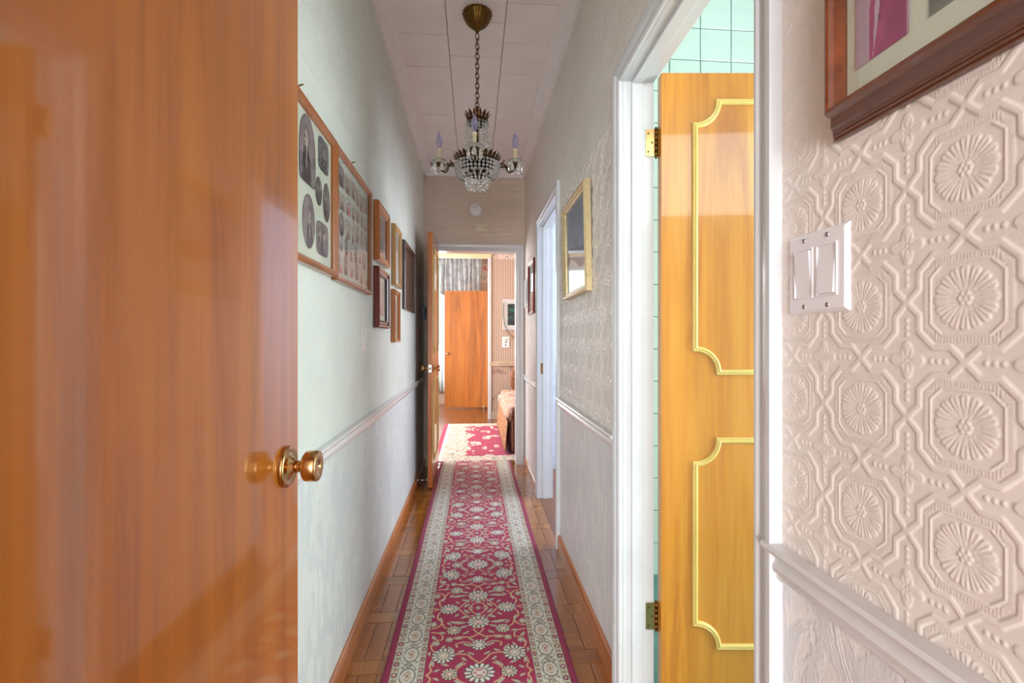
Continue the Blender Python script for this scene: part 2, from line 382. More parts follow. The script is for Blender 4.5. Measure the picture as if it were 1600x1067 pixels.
# embossed relief of the middle wallpaper band
PITCH = 0.1287
def seg_d(px, py, a, bb):
    ax, ay = a; dx, dy = bb[0] - ax, bb[1] - ay
    t = np.clip(((px - ax) * dx + (py - ay) * dy) / (dx * dx + dy * dy), 0, 1)
    return np.hypot(px - ax - t * dx, py - ay - t * dy)
def sst(e0, e1, x):
    t = np.clip((x - e0) / (e1 - e0), 0, 1); return t * t * (3 - 2 * t)
def relief(yy, zz):
    u = (yy - 0.569) / PITCH; v = (zz - 1.0935) / PITCH
    u = u - np.round(u); v = v - np.round(v)
    au, av = np.abs(u), np.abs(v); a = np.maximum(au, av); q = np.minimum(au, av)
    pl = [(0.51, -0.01), (0.385, 0.115), (0.385, 0.255), (0.315, 0.325)]
    d = np.full(u.shape, 9.0)
    for i in range(3): d = np.minimum(d, seg_d(a, q, pl[i], pl[i + 1]))
    h = 1.0 * (1 - sst(0.017, 0.036, d))
    # inside of the strap
    m = np.maximum(a, (a + q) * 0.602)
    ins = (m < 0.352) & (d > 0.036)
    rib = (0.5 + 0.5 * np.cos(2 * np.pi * q / 0.026)) * sst(0.296, 0.304, m) * (1 - sst(0.340, 0.350, m))
    h = np.where(ins, np.maximum(h, 0.75 * rib), h)
    h = np.maximum(h, 0.8 * (1 - sst(0.006, 0.012, np.abs(m - 0.284))))
    r = np.hypot(u, v); ph = np.arctan2(v, u)
    edge = 0.232 + 0.028 * np.abs(np.cos(8 * ph))
    pet = np.maximum(np.abs(np.sin(16 * ph)) ** 1.3 * sst(0.085, 0.15, r), 0.55 * np.abs(np.cos(8 * ph)))
    fl_ = pet * sst(0.062, 0.085, r) * (1 - sst(edge - 0.02, edge, r)) * (0.55 + 0.45 * sst(0.08, 0.2, r))
    cut = 1 - sst(0.010, 0.022, np.abs(((ph / (2 * np.pi) * 8 + 0.5) % 1) - 0.5) * r * 2 * np.pi / 8) * 0.0
    h = np.where(m < 0.275, np.maximum(h, 1.05 * fl_ * cut), h)
    for k in range(7):
        cx_, cy_ = (0, 0) if k == 0 else (0.042 * math.cos(k * math.pi / 3), 0.042 * math.sin(k * math.pi / 3))
        h = np.maximum(h, 1.0 * np.clip(1 - (np.hypot(u - cx_, v - cy_) / 0.021) ** 2, 0, 1) ** 0.5)
    # outside: beads on the cell edges and a rosette on the corners
    for t in (0.155, 0.215, 0.275):
        h = np.maximum(h, 0.85 * np.clip(1 - (np.hypot(a - 0.5, q - t) / 0.024) ** 2, 0, 1) ** 0.5)
    cu, cv = 0.5 - au, 0.5 - av; rc = np.hypot(cu, cv); pc = np.arctan2(cv, cu)
    four = np.abs(np.cos(2 * pc)); ed = 0.090 + 0.085 * four ** 1.5
    ros = sst(0.015, 0.03, rc) * (1 - sst(ed - 0.02, ed, rc)) * (0.45 + 0.55 * np.abs(np.cos(4 * pc)))
    h = np.maximum(h, 0.9 * ros); h = np.maximum(h, 1.0 * np.clip(1 - (rc / 0.02) ** 2, 0, 1) ** 0.5)
    return h
def paper_band(wall, X, sgn, y0, y1, z0, z1, dy, dz, amp, mat):
    ny = int((y1 - y0) / dy) + 1; nz = int((z1 - z0) / dz) + 1
    yy, zz = np.meshgrid(np.linspace(y0, y1, ny), np.linspace(z0, z1, nz), indexing='ij')
    h = relief(yy, zz)
    return fast_grid('wallpaper', np.full(yy.shape, X) + sgn * (0.0002 + amp * h), yy, zz, mat, wall, flip=(sgn > 0) is False)
paper_band(wr, XR, -1, 0.02, 0.36, RAIL1 - 0.01, BAND, 0.006, 0.006, 0.0017, paper_r_band)
paper_band(wr, XR, -1, 0.36, 0.735, RAIL1 - 0.01, BAND, 0.0013, 0.0013, 0.0011, paper_r_band)
paper_band(wr, XR, -1, 1.58, 2.70, RAIL1 - 0.01, BAND, 0.0030, 0.0024, 0.0032, paper_r_band)
paper_band(wr, XR, -1, 3.60, YE, RAIL1 - 0.01, BAND, 0.0055, 0.004, 0.0030, paper_r_band)
paper_band(wl, XL, 1, 1.0, YE, RAIL1 - 0.01, BAND, 0.0055, 0.0042, 0.0018, paper_l_band)
def flat_paper(wall, X, sgn, y0, y1, z0, z1, mat):
    a, c = (X - 0.004, X) if sgn > 0 else (X, X + 0.004)
    MB().box(a, c, y0, y1, z0, z1).build('wallpaper', mat, wall)
flat_paper(wl, XL, 1, 0.02, 1.0, RAIL1 - 0.01, BAND, paper_l_band)
flat_paper(wl, XL, 1, 0.02, YE, BAND, CEIL, paper_up_l); flat_paper(wl, XL, 1, 0.02, YE, 0, RAIL1 - 0.01, paper_dado_l)
for y0, y1 in ((0.02, 0.735), (1.58, 2.70), (3.60, YE)):
    flat_paper(wr, XR, -1, y0, y1, BAND, CEIL, paper_up); flat_paper(wr, XR, -1, y0, y1, 0, RAIL1 - 0.01, paper_dado)
for y0, y1 in ((0.735, 1.58), (2.70, 3.60)): flat_paper(wr, XR, -1, y0, y1, 2.05, CEIL, paper_up)

# ------------------------------------------------------------------ trim: crown, rails, baseboards, casings
crown_p = [(0, 0), (0.075, 0), (0.075, -0.010), (0.060, -0.014), (0.052, -0.026), (0.036, -0.042), (0.020, -0.052), (0.016, -0.066), (0, -0.066)]
TR = [0]
def trim(b, mat, label, bevel=0.0):
    TR[0] += 1; return b.build('trim_%d' % TR[0], mat, None, bevel, label=label, kind='structure')
def run_y(prof, x, sgn, z, y0, y1):      # prof (out, up) extruded along y
    v = [(x + sgn * p, yy, z + q) for yy in (y0, y1) for p, q in prof]; k = len(prof)
    return MB().add(v, [(i, (i + 1) % k, k + (i + 1) % k, k + i) for i in range(k)] + [tuple(reversed(range(k))), tuple(range(k, 2 * k))])
def run_x(prof, y, sgn, z, x0, x1):
    v = [(xx, y + sgn * p, z + q) for xx in (x0, x1) for p, q in prof]; k = len(prof)
    return MB().add(v, [(i, (i + 1) % k, k + (i + 1) % k, k + i) for i in range(k)] + [tuple(reversed(range(k))), tuple(range(k, 2 * k))])
trim(run_y(crown_p, XL, 1, CEIL, 0.02, YE), crown_m, 'white stepped crown moulding above the picture frame wall')
trim(run_y(crown_p, XR, -1, CEIL, 0.02, YE), crown_m, 'white stepped crown moulding above the doorway wall')
trim(run_x(crown_p, YE, -1, CEIL, XL, XR), crown_m, 'white crown moulding across the end wall behind the chandelier')
rail_p = [(0, 0), (0.006, 0), (0.010, 0.006), (0.010, 0.012), (0.016, 0.016), (0.018, 0.024), (0.013, 0.034), (0.013, 0.040), (0.024, 0.046), (0.027, 0.052), (0.024, 0.058), (0, 0.058)]
trim(run_y(rail_p, XL, 1, RAIL0, 0.4, YE - 0.06), rail_m, 'white chair rail along the picture frame wall')
trim(run_y(rail_p, XR, -1, RAIL0, 0.02, 0.742), rail_m, 'white chair rail under the double light switch')
trim(run_y(rail_p, XR, -1, RAIL0, 1.592, 2.70), rail_m, 'white chair rail under the gold framed picture')
trim(run_y(rail_p, XR, -1, RAIL0, 3.615, YE), rail_m, 'short white chair rail beside the end doorway')
base_p = [(0, 0), (0.016, 0), (0.016, 0.062), (0.012, 0.074), (0.006, 0.080), (0, 0.080)]
run_y(base_p, XL, 1, 0, 0.4, YE - 0.02).build('baseboard_left', base_m, label='varnished wooden baseboard along the picture frame wall', kind='structure')
run_y(base_p, XR, -1, 0, 1.592, 2.69).build('baseboard_right', base_m, label='varnished wooden baseboard under the gold framed picture', kind='structure')
run_y(base_p, XR, -1, 0, 3.615, YE - 0.02).build('baseboard_right_far', base_m, label='short varnished baseboard beside the end doorway', kind='structure')
run_y(base_p, XR, -1, 0, 0.02, 0.73).build('baseboard_right_near', base_m, label='varnished baseboard below the double light switch', kind='structure')
cas_p = [(0, 0), (0, 0.012), (0.006, 0.016), (0.012, 0.016), (0.016, 0.012), (0.026, 0.012), (0.034, 0.018), (0.046, 0.021), (0.056, 0.021), (0.058, 0.018), (0.058, 0)]
def casing_y(op, x, sgn, label):          # opening in a wall of constant x
    y0, y1, h = op
    b = MB().sweep([(y1, 0), (y1, h), (y0, h), (y0, 0)], [(-w, t) for w, t in cas_p], lambda p, q, t: (x + sgn * t, p, q))
    return trim(b, white_m, label)
casing_y(BATH, XR, -1, 'white painted casing around the bathroom doorway')
casing_y(SIDE, XR, -1, 'white painted casing around the dark side doorway')
b = MB().sweep([(ENDO[1], 0), (ENDO[1], ENDO[2]), (ENDO[0], ENDO[2]), (ENDO[0], 0)], [(-w * 1.22, t) for w, t in cas_p], lambda p, q, t: (p, YE - t, q))
trim(b, white_m, 'white painted casing around the end doorway to the living room')
def jamb_y(op, xa, xb, label):
    y0, y1, h = op; e = 0.0155
    b = MB().box(xa, xb, y1 - 0.012, y1, 0, h).box(xa, xb, y0, y0 + 0.012, 0, h).box(xa, xb, y0 + 0.012, y1 - 0.012, h - 0.012, h)
    xs = xa + 0.030
    b.box(xs, xs + 0.036, y1 - 0.022, y1 - 0.012, 0, h - 0.012).box(xs, xs + 0.036, y0 + 0.012, y0 + 0.022, 0, h - 0.012).box(xs, xs + 0.036, y0 + 0.022, y1 - 0.022, h - 0.022, h - 0.012)
    return trim(b, white_m, label, 0.0012)
jamb_y((BATH[0] - 0.012, BATH[1] + 0.012, BATH[2] + 0.012), XR - 0.002, 0.592, 'white painted jamb inside the bathroom doorway')
jamb_y((SIDE[0] - 0.012, SIDE[1] + 0.012, SIDE[2] + 0.012), XR - 0.002, 0.592, 'white painted jamb inside the dark side doorway')
b = MB().box(ENDO[0] - 0.012, ENDO[0], YE, YE2, 0, ENDO[2]).box(ENDO[1], ENDO[1] + 0.012, YE, YE2, 0, ENDO[2]).box(ENDO[0], ENDO[1], YE, YE2, ENDO[2], ENDO[2] + 0.012)
trim(b, white_m, 'white painted jamb of the end doorway')

# ------------------------------------------------------------------ doors
def knob_parts(parent, loc, axis, s=1.0, dish=True):
    M = AX(axis, loc)
    prof = [(0.0375, 0), (0.0375, 0.006), (0.0345, 0.0095), (0.030, 0.0085), (0.024, 0.0065), (0.019, 0.010), (0.014, 0.016), (0.012, 0.020), (0.0, 0.020)] if dish else [(0.031, 0), (0.030, 0.006), (0.022, 0.010), (0.0, 0.011)]
    MB().lathe([(r * s, z * s) for r, z in prof], 40, M).build('rosette', brass_m, parent)
    kp = [(0.0105, 0.018), (0.0100, 0.022), (0.0100, 0.030), (0.013, 0.0315), (0.022, 0.033), (0.0272, 0.037), (0.0285, 0.043), (0.0280, 0.056), (0.0268, 0.0595), (0.0240, 0.0605), (0.0035, 0.0600), (0.0028, 0.0575), (0, 0.0575)]
    k = MB().lathe([(r * s, z * s) for r, z in kp], 40, M).build('knob', brass_m, parent)
    return k
def panel_path(x0, x1, z0, z1, r, n=10):
    """rectangle with concave rounded corners, anticlockwise in (x, z)"""
    P = []
    for cx_, cz, a0 in ((x1, z0, 180), (x1, z1, 270), (x0, z1, 0), (x0, z0, 90)):
        for k in range(n + 1):
            a = R(a0 - 90 * k / n)
            P.append((cx_ + r * math.cos(a), cz + r * math.sin(a)))
    return P
mould_p = [(0.009, 0), (0.009, 0.004), (0.006, 0.0085), (0.002, 0.010), (-0.002, 0.007), (-0.005, 0.009), (-0.009, 0.005), (-0.009, 0)]

# near door, open against the picture wall
d1 = thing('door_1', 'glossy orange varnished flush door standing open close by, with brass knob', 'door', (-0.363, 0.19, 0.008), 0, kind='structure')
MB().box(-0.02, 0.018, 0.0, 0.787, 0, 2.03).build('leaf', door_near_m, d1, 0.0015)
knob_parts(d1, (0.018, 0.724, 0.940), (1, 0, 0))
MB().box(-0.0135, 0.0135, 0.7868, 0.7885, 0.90, 0.98).build('latch_plate', brass_m, d1)
for z in (0.22, 1.0, 1.82):
    MB().lathe([(0.007, -0.045), (0.007, 0.045)], 12, Matrix.Translation((0.02, -0.006, z))).build('hinge', brass_m, d1)

def hinge(parent, loc, rz):
    e = MB(); M = Matrix.Rotation(rz, 3, 'Z')
    for k in range(5):
        e.lathe([(0.0, -0.0085), (0.0062, -0.0085), (0.0062, 0.0085), (0.0, 0.0085)], 12, Matrix.Translation((loc[0], loc[1], loc[2] + (k - 2) * 0.0178)))
    e.lathe([(0, 0), (0.004, 0.001), (0.0045, 0.006), (0, 0.010)], 10, Matrix.Translation((loc[0], loc[1], loc[2] + 0.044)))
    e.lathe([(0, -0.010), (0.0045, -0.006), (0.004, -0.001), (0, 0)], 10, Matrix.Translation((loc[0], loc[1], loc[2] - 0.044)))
    h = e.build('hinge', old_brass_m, parent)
    l = MB().box(loc[0] - 0.034, loc[0] - 0.004, loc[1] - 0.0015, loc[1] + 0.0005, loc[2] - 0.044, loc[2] + 0.044).build('hinge_leaf', brass_m, h)
    for dx, dz in ((-0.026, 0.03), (-0.014, 0.0), (-0.026, -0.03)):
        MB().sphere((loc[0] + dx, loc[1] - 0.0015, loc[2] + dz), 0.0035, 8, 5, (1, 0.35, 1)).build('screw', old_brass_m, h)

# bathroom door: golden, two moulded panels, open about 85 degrees
hx, hy = 0.598, 1.532
ang = math.atan(60 / 750) * -1
d3 = thing('door_3', 'golden varnished bathroom door with cream notched panel mouldings', 'door', (hx, hy, 0.012), ang, kind='structure')
DW = 0.755
MB().box(0.004, DW, -0.036, 0.0, 0, 2.026).build('leaf', door_gold_m, d3, 0.0012)
for z0, z1 in ((1.066, 1.931), (0.188, 0.848)):
    MB().sweep(panel_path(0.112, DW - 0.112, z0, z1, 0.075), mould_p, lambda p, q, t: (p, -0.036 - t, q), closed=True).build('panel_moulding', moulding_m, d3)
knob_parts(d3, (DW - 0.062, -0.036, 0.94), (0, -1, 0))
for z in (1.818, 0.262): hinge(d3, (0.0, 0.004, z), 0)

# end door, open along the picture wall
d2 = thing('door_2', 'varnished wooden door standing open edge-on at the end of the hallway', 'door', (-0.344, 4.535, 0.012), 0, kind='structure')
MB().box(-0.018, 0.018, -0.695, -0.005, 0, 2.03).build('leaf', door_edge_m, d2, 0.0012)
for z0, z1 in ((1.066, 1.931), (0.188, 0.848)):
    MB().sweep(panel_path(-0.595, -0.105, z0, z1, 0.07), mould_p, lambda p, q, t: (0.018 + t, p, q), closed=True).build('panel_moulding', moulding_m, d2)
knob_parts(d2, (0.018, -0.632, 0.945), (1, 0, 0), 0.9); knob_parts(d2, (-0.018, -0.632, 0.945), (-1, 0, 0), 0.9)
lp = MB().box(-0.0125, 0.0125, -0.6968, -0.6945, 0.915, 0.975).build('latch_plate', chrome_m, d2)
MB().box(-0.006, 0.006, -0.704, -0.6965, 0.936, 0.954).build('latch_bolt', old_brass_m, lp)

# far door in the living room passage
d4 = thing('door_4', 'plain orange wooden door standing open in the far passage', 'door', (-0.498, 8.42, 0.02), -math.atan(60 / 750), kind='structure')
MB().box(0.0, 0.745, -0.036, 0.0, 0, 2.02).build('leaf', door_far_m, d4, 0.002)
knob_parts(d4, (0.045, -0.036, 0.94), (0, -1, 0), 0.9, False)
MB().lathe([(0.010, -0.055), (0.014, -0.05), (0.009, -0.02), (0.008, 0.0)], 12, Matrix.Translation((0.68, -0.05, 0.035))).build('door_holder', chrome_m, d4)
for z in (0.25, 1.15, 1.8): MB().lathe([(0.007, -0.05), (0.007, 0.05)], 10, Matrix.Translation((0.752, -0.018, z))).build('hinge', plastic_y_m, d4)

# door stop on the left baseboard
ds = MB().lathe([(0.013, 0), (0.013, 0.004), (0.006, 0.006), (0.005, 0.062), (0.0095, 0.064), (0.0105, 0.074), (0.007, 0.080), (0, 0.081)], 16, AX((1, 0, 0), (XL + 0.016, 3.93, 0.05)))
ds.build('door_stop', chrome_m, label='small chrome door stop on the baseboard behind the end door', cat='door stop')

# ------------------------------------------------------------------ bathroom behind the golden door
bw = MB().box(0.59, 2.3, 2.212, 2.30, -0.02, 3.0).build('wall_bathroom_back', grout_m, label='mint green tiled bathroom wall above the golden door', kind='structure')
ts = 0.1524
def tile_mesh(w, hgt):
    e = 0.0018; c = 0.003
    o_ = [(-w / 2 + e, -hgt / 2 + e), (w / 2 - e, -hgt / 2 + e), (w / 2 - e, hgt / 2 - e), (-w / 2 + e, hgt / 2 - e)]
    i_ = [(x - math.copysign(c, x), z - math.copysign(c, z)) for x, z in o_]
    b = MB().add([(x, 0.0, z) for x, z in i_] + [(x, 0.0025, z) for x, z in o_] + [(x, 0.012, z) for x, z in o_],
                 [(0, 1, 2, 3)] + [(k + 4, (k + 1) % 4 + 4, (k + 1) % 4, k) for k in range(4)] + [(k + 8, (k + 1) % 4 + 8, (k + 1) % 4 + 4, k + 4) for k in range(4)])
    me = b.mesh('tile'); me.materials.append(tile_m); return me
tme = tile_mesh(ts, ts)
for i in range(11):
    for k in range(19):
        o = link('tile', tme, bw); o.location = (0.694 + i * ts, 2.202, 0.149 + k * ts)
MB().box(0.593, 0.616, 2.203, 2.212, 0, 3.0).build('edge_tile', tile_m, bw)
MB().box(2.22, 2.32, -0.05, 0.35, -0.02, 3.02).box(2.22, 2.32, 1.65, 2.3, -0.02, 3.02).box(2.22, 2.32, 0.35, 1.65, -0.02, 0.3).box(2.22, 2.32, 0.35, 1.65, 2.15, 3.02).build('wall_bathroom_side', tile_m, label='bathroom side wall with an added opening for fill light', kind='structure')  # opening added in this wall for the bathroom side fill
MB().box(0.59, 2.3, -0.08, -0.02, -0.02, 1.95).box(0.59, 2.3, -0.08, -0.02, 2.45, 3.02).box(0.59, 0.77, -0.08, -0.02, 1.95, 2.45).box(1.67, 2.3, -0.08, -0.02, 1.95, 2.45).build('wall_bathroom_near', tile_m, label='bathroom wall with a high window facing the golden door', kind='structure')

# ------------------------------------------------------------------ side room
MB().box(2.62, 2.7, 2.55, 4.5, -0.02, 1.0).box(2.62, 2.7, 2.55, 4.5, 2.1, 2.75).box(2.62, 2.7, 2.55, 2.7, 1.0, 2.1).box(2.62, 2.7, 4.1, 4.5, 1.0, 2.1).build('wall_side_room_outer', bluewall_m, label='outer wall of the side room with a window', kind='structure')
MB().box(0.592, 2.7, 4.38, 4.46, -0.02, 2.75).box(0.592, 2.7, 4.365, 4.38, 0, 0.12).build('wall_side_room_back', bluewall_m, label='pale blue wall seen through the dark side doorway', kind='structure')
MB().box(0.592, 2.7, 2.302, 2.55, -0.02, 2.75).build('wall_side_room_near', bluewall_m, label='near wall of the side room', kind='structure')
sp = MB().box(XR + 0.012, XR + 0.040, SIDE[1] - 0.0015, SIDE[1] + 0.001, 0.93, 1.01).build('strike_plate', old_brass_m, label='brass strike plate on the jamb of the side doorway', cat='strike plate')

# ------------------------------------------------------------------ room behind the camera
b = MB()
for y0, y1, x0, x1, z0, z1 in ((-0.10, 0.02, -2.3, -0.385, 0, 2.75), (-0.10, 0.02, 0.488, 2.0, 0, 2.75), (-0.10, 0.02, -0.385, 0.488, 2.06, 2.75)):
    b.box(x0, x1, y0, y1, z0, z1)
b.build('wall_entry', plaster_m, label='wall around the doorway the camera looks through', kind='structure')
b = MB().box(-2.4, -2.3, -4.9, 0.02, 0, 2.75).box(2.0, 2.08, -4.9, -0.1, 0, 2.75).box(-2.4, 2.0, -4.9, -4.8, 0, 0.2).box(-2.4, 2.0, -4.9, -4.8, 2.3, 2.75).box(-2.4, -2.25, -4.9, -4.8, 0.2, 2.3).box(0.25, 2.0, -4.9, -4.8, 0.2, 2.3)
b.build('wall_entry_back', plaster_m, label='back wall with an added opening for fill light behind the camera', kind='structure')  # opening made up to house the rear fill light

# ------------------------------------------------------------------ living room beyond
def stripes_mat(name, floral):
    m, nt, b = new_mat(name)
    tc = node(nt, 'ShaderNodeTexCoord'); sx = node(nt, 'ShaderNodeSeparateXYZ'); nt.links.new(tc.outputs['Object'], sx.inputs[0])
    mu = node(nt, 'ShaderNodeMath', operation='MULTIPLY'); mu.inputs[1].default_value = 2 * math.pi / 0.034; nt.links.new(sx.outputs[0], mu.inputs[0])
    si = node(nt, 'ShaderNodeMath', operation='SINE'); nt.links.new(mu.outputs[0], si.inputs[0])
    ma = node(nt, 'ShaderNodeMapRange'); ma.inputs[1].default_value = -0.4; ma.inputs[2].default_value = 0.4; nt.links.new(si.outputs[0], ma.inputs[0])
    col = mixc(nt, ma.outputs[0], lin4(206, 184, 164), lin4(172, 148, 132))
    if floral:
        n1 = noise(nt, coords(nt), 5.0, 3, 0.5, 0.8); n2 = noise(nt, coords(nt), 26, 3)
        f = ramp(nt, n1, [(0.56, (0, 0, 0, 1)), (0.62, (0.8, 0.8, 0.8, 1))])
        col = mixc(nt, f, col, ramp(nt, n2, [(0.35, lin4(112, 112, 100)), (0.5, lin4(176, 112, 100)), (0.65, lin4(150, 142, 140))]))
    nt.links.new(col, b.inputs['Base Color']); b.inputs['Roughness'].default_value = 0.7
    return m
stripe_m = stripes_mat('striped_paper', False); stripef_m = stripes_mat('striped_floral_paper', True)
def border_mat():
    m, nt, b = new_mat('floral_border_paper')
    n2 = noise(nt, coords(nt), 13, 4, 0.55, 0.6)
    nt.links.new(ramp(nt, n2, [(0.36, lin4(110, 128, 112)), (0.46, lin4(214, 206, 196)), (0.55, lin4(222, 196, 182)), (0.63, lin4(196, 96, 84))]), b.inputs['Base Color'])
    b.inputs['Roughness'].default_value = 0.7; return m
border_m = border_mat()
cream_m = plain('cream_beam_paint', (232, 212, 168), 0.6)
wf = MB().box(0.238, 1.45, 7.204, 7.30, -0.02, 2.75).build('wall_far', plaster_m, label='striped papered wall behind the sofa in the living room', kind='structure')
MB().box(0.238, 1.45, 7.200, 7.204, 0.855, 2.40).build('wallpaper', stripe_m, wf)
MB().box(0.238, 1.45, 7.200, 7.204, 0, 0.80).build('wallpaper', stripef_m, wf)
MB().box(0.238, 1.45, 7.198, 7.204, 2.40, 2.56).build('wallpaper_border', border_m, wf)
trim(MB().box(0.238, 1.45, 7.178, 7.204, 0.80, 0.856).box(0.238, 1.45, 7.170, 7.204, 0.838, 0.862), plain('beige_rail', (206, 186, 160), 0.5), 'beige chair rail on the striped far wall', 0.003)
trim(MB().box(0.215, 0.262, 7.180, 7.205, 0, 2.62).box(0.215, 0.238, 7.205, 7.31, 0, 2.62), white_m, 'white corner post at the end of the striped wall', 0.003)
trim(MB().box(0.262, 1.45, 7.186, 7.204, 0, 0.11), plain('beige_base', (190, 172, 150), 0.5), 'beige baseboard of the striped far wall')
trim(MB().box(-2.6, 0.262, 7.16, 7.30, 2.42, 2.76), cream_m, 'cream beam across the far passage above the curtains', 0.004)
MB().box(0.262, 0.36, 7.30, 8.95, -0.02, 2.75).build('wall_passage', stripe_m, label='passage wall behind the far door', kind='structure')
fw = MB()
for x0, x1, z0, z1 in ((-2.6, -1.25, 0, 2.75), (-0.12, 0.36, 0, 2.75), (-1.25, -0.12, 0, 0.45), (-1.25, -0.12, 2.5, 2.75)): fw.box(x0, x1, 8.95, 9.05, z0, z1)
fwo = fw.build('wall_far_window', stripe_m, label='far wall with the curtained window', kind='structure')
MB().box(-0.12, 0.26, 8.945, 8.95, 2.25, 2.6).build('wallpaper_border', border_m, fwo)
wn = thing('window_1', 'bright far window behind the white curtains', 'window', (-0.685, 8.97, 0.45), kind='structure')
b = MB().box(-0.565, -0.52, 0, 0.05, 0, 2.05).box(0.52, 0.565, 0, 0.05, 0, 2.05).box(-0.52, 0.52, 0, 0.05, 0, 0.05).box(-0.52, 0.52, 0, 0.05, 2.0, 2.05).box(-0.52, 0.52, 0.005, 0.045, 1.0, 1.04).box(-0.018, 0.018, 0.008, 0.042, 0.05, 2.0)
b.build('window_frame', white_m, wn)
for x0, x1 in ((-0.52, -0.018), (0.018, 0.52)):
    for z0, z1 in ((0.05, 1.0), (1.04, 2.0)): MB().box(x0, x1, 0.022, 0.026, z0, z1).build('pane', pane_m, wn)
b = MB().box(-2.68, -2.6, 4.6, 5.2, -0.02, 2.75).box(-2.68, -2.6, 7.2, 9.05, -0.02, 2.75).box(-2.68, -2.6, 5.2, 7.2, -0.02, 0.8).box(-2.68, -2.6, 5.2, 7.2, 2.35, 2.75)
b.build('wall_living_left', stripe_m, label='living room wall with a large window out of view', kind='structure')
MB().box(1.45, 1.53, 4.55, 7.3, -0.02, 2.75).build('wall_living_right', stripe_m, label='living room wall behind the sofa back', kind='structure')

# curtains
def cloth_mat(name, c0, c1):
    m, nt, b = new_mat(name)
    f = noise(nt, coords(nt), 9, 4, 0.6, 0.6)
    nt.links.new(ramp(nt, f, [(0.42, lin4(*c0)), (0.56, lin4(*c1))]), b.inputs['Base Color']); b.inputs['Roughness'].default_value = 0.9
    b.inputs['Transmission Weight'].default_value = 0.0
    tr = node(nt, 'ShaderNodeBsdfTranslucent'); tr.inputs[0].default_value = lin4(*c1); mx = node(nt, 'ShaderNodeMixShader'); mx.inputs[0].default_value = 0.35
    out = nt.nodes['Material Output']; nt.links.new(b.outputs[0], mx.inputs[1]); nt.links.new(tr.outputs[0], mx.inputs[2]); nt.links.new(mx.outputs[0], out.inputs[0])
    return m
lace_m = cloth_mat('grey_white_lace', (168, 174, 178), (206, 210, 212)); sheer_m = cloth_mat('white_sheer', (214, 226, 228), (240, 246, 246))
def curtain(name, x0, x1, zt, zb_fn, y, mat, folds, amp, label, seed, th=0.003):
    n, m = 90, 24; u, v = np.meshgrid(np.linspace(0, 1, n), np.linspace(0, 1, m), indexing='ij')
    rs = np.random.RandomState(seed); ph = rs.uniform(0, 6, 3)
    w = np.sin(u * folds * 6.28 + ph[0] + 0.4 * np.sin(u * 9 + ph[1])) + 0.4 * np.sin(u * folds * 2.7 * 6.28 + ph[2])
    zb = zb_fn(u); z = zt + (zb - zt) * v
    yy = y + amp * w * (0.5 + 0.6 * v); xx = x0 + (x1 - x0) * u + 0.01 * np.sin(v * 4 + u * 20)
    o = fast_grid(name, xx, yy, z, mat, None, label=label, cat='curtain'); s = o.modifiers.new('cloth', 'SOLIDIFY'); s.thickness = th
    return o
curtain('lace_valance', -0.60, 0.135, 2.70, lambda u: 1.95 - 0.1 * np.sin(u * 9) * (u > 0.3) + 0.35 * np.clip(0.25 - u, 0, 1), 8.77, lace_m, 9, 0.035, 'grey-white lace valance gathered above the far door', 1)
curtain('sheer_curtain', -0.72, -0.50, 2.66, lambda u: 0.24 + 0 * u, 8.87, sheer_m, 4, 0.016, 'long white sheer curtain beside the far door', 2)
MB().tube([(-1.3, 8.838, 2.70), (0.16, 8.838, 2.70)], 0.009, 10).build('curtain_rod', old_brass_m, label='thin curtain rod over the far window', cat='curtain rod')

# living room rug
def hash2(a, b): return (np.sin(a * 127.1 + b * 311.7) * 43758.5453) % 1
def vnoise(x, y):
    xi, yi = np.floor(x), np.floor(y); xf, yf = x - xi, y - yi; xf = xf * xf * (3 - 2 * xf); yf = yf * yf * (3 - 2 * yf)
    return (hash2(xi, yi) * (1 - xf) + hash2(xi + 1, yi) * xf) * (1 - yf) + (hash2(xi, yi + 1) * (1 - xf) + hash2(xi + 1, yi + 1) * xf) * yf
CR_ = np.array(lin(164, 18, 74)); CRD = np.array(lin(142, 10, 66)); CREAM = np.array(lin(208, 198, 174)); TAN = np.array(lin(204, 160, 124)); DARK = np.array(lin(52, 52, 50)); PINK = np.array(lin(206, 120, 116)); SAGE = np.array(lin(168, 166, 146)); PALE = np.array(lin(222, 217, 205))
rug_m = attr_mat('woven_rug', 0.92, 0, 0.35, 0.15, 420)
x0, x1, y0, y1 = -0.40, 0.56, 4.70, 6.80
uu, vv = np.meshgrid(np.linspace(x0, x1, 150), np.linspace(y0, y1, 230), indexing='ij')
col = np.zeros(uu.shape + (3,)); dl = uu - x0; dy = np.minimum(vv - y0, y1 - vv); n1 = vnoise(uu * 60, vv * 36); n2 = vnoise(uu * 22 + 5, vv * 14)
col[:] = CR_ * 1.15
bd = np.minimum(dl - 0.10, dy + 0.02); bdr = bd < 0.24 + 0.14 * (n2 - 0.5)
c_b = np.where((n1 > 0.62)[..., None], SAGE, np.where((n1 < 0.3)[..., None], TAN * 1.1, PALE))
col = np.where(bdr[..., None], c_b, col)
inner = (~bdr) & (vnoise(uu * 16 + 3, vv * 9 + 1) > 0.72); col = np.where(inner[..., None], np.where((n1 > 0.45)[..., None], PALE, PINK), col)
col = np.where((dl < 0.05)[..., None], CR_ * 1.2, col); col = np.where(((dl >= 0.05) & (dl < 0.085))[..., None], PALE, col)
lr = thing('area_rug', 'faded crimson and cream rug beside the sofa in the living room', 'rug', (0, 0, 0))
fast_grid('pile', uu, vv, np.full(uu.shape, 0.007), rug_m, lr, col)
MB().box(x0, x1, y0, y1, 0.0, 0.0065).build('backing', plain('rug_backing', (190, 176, 150), 0.9), lr)

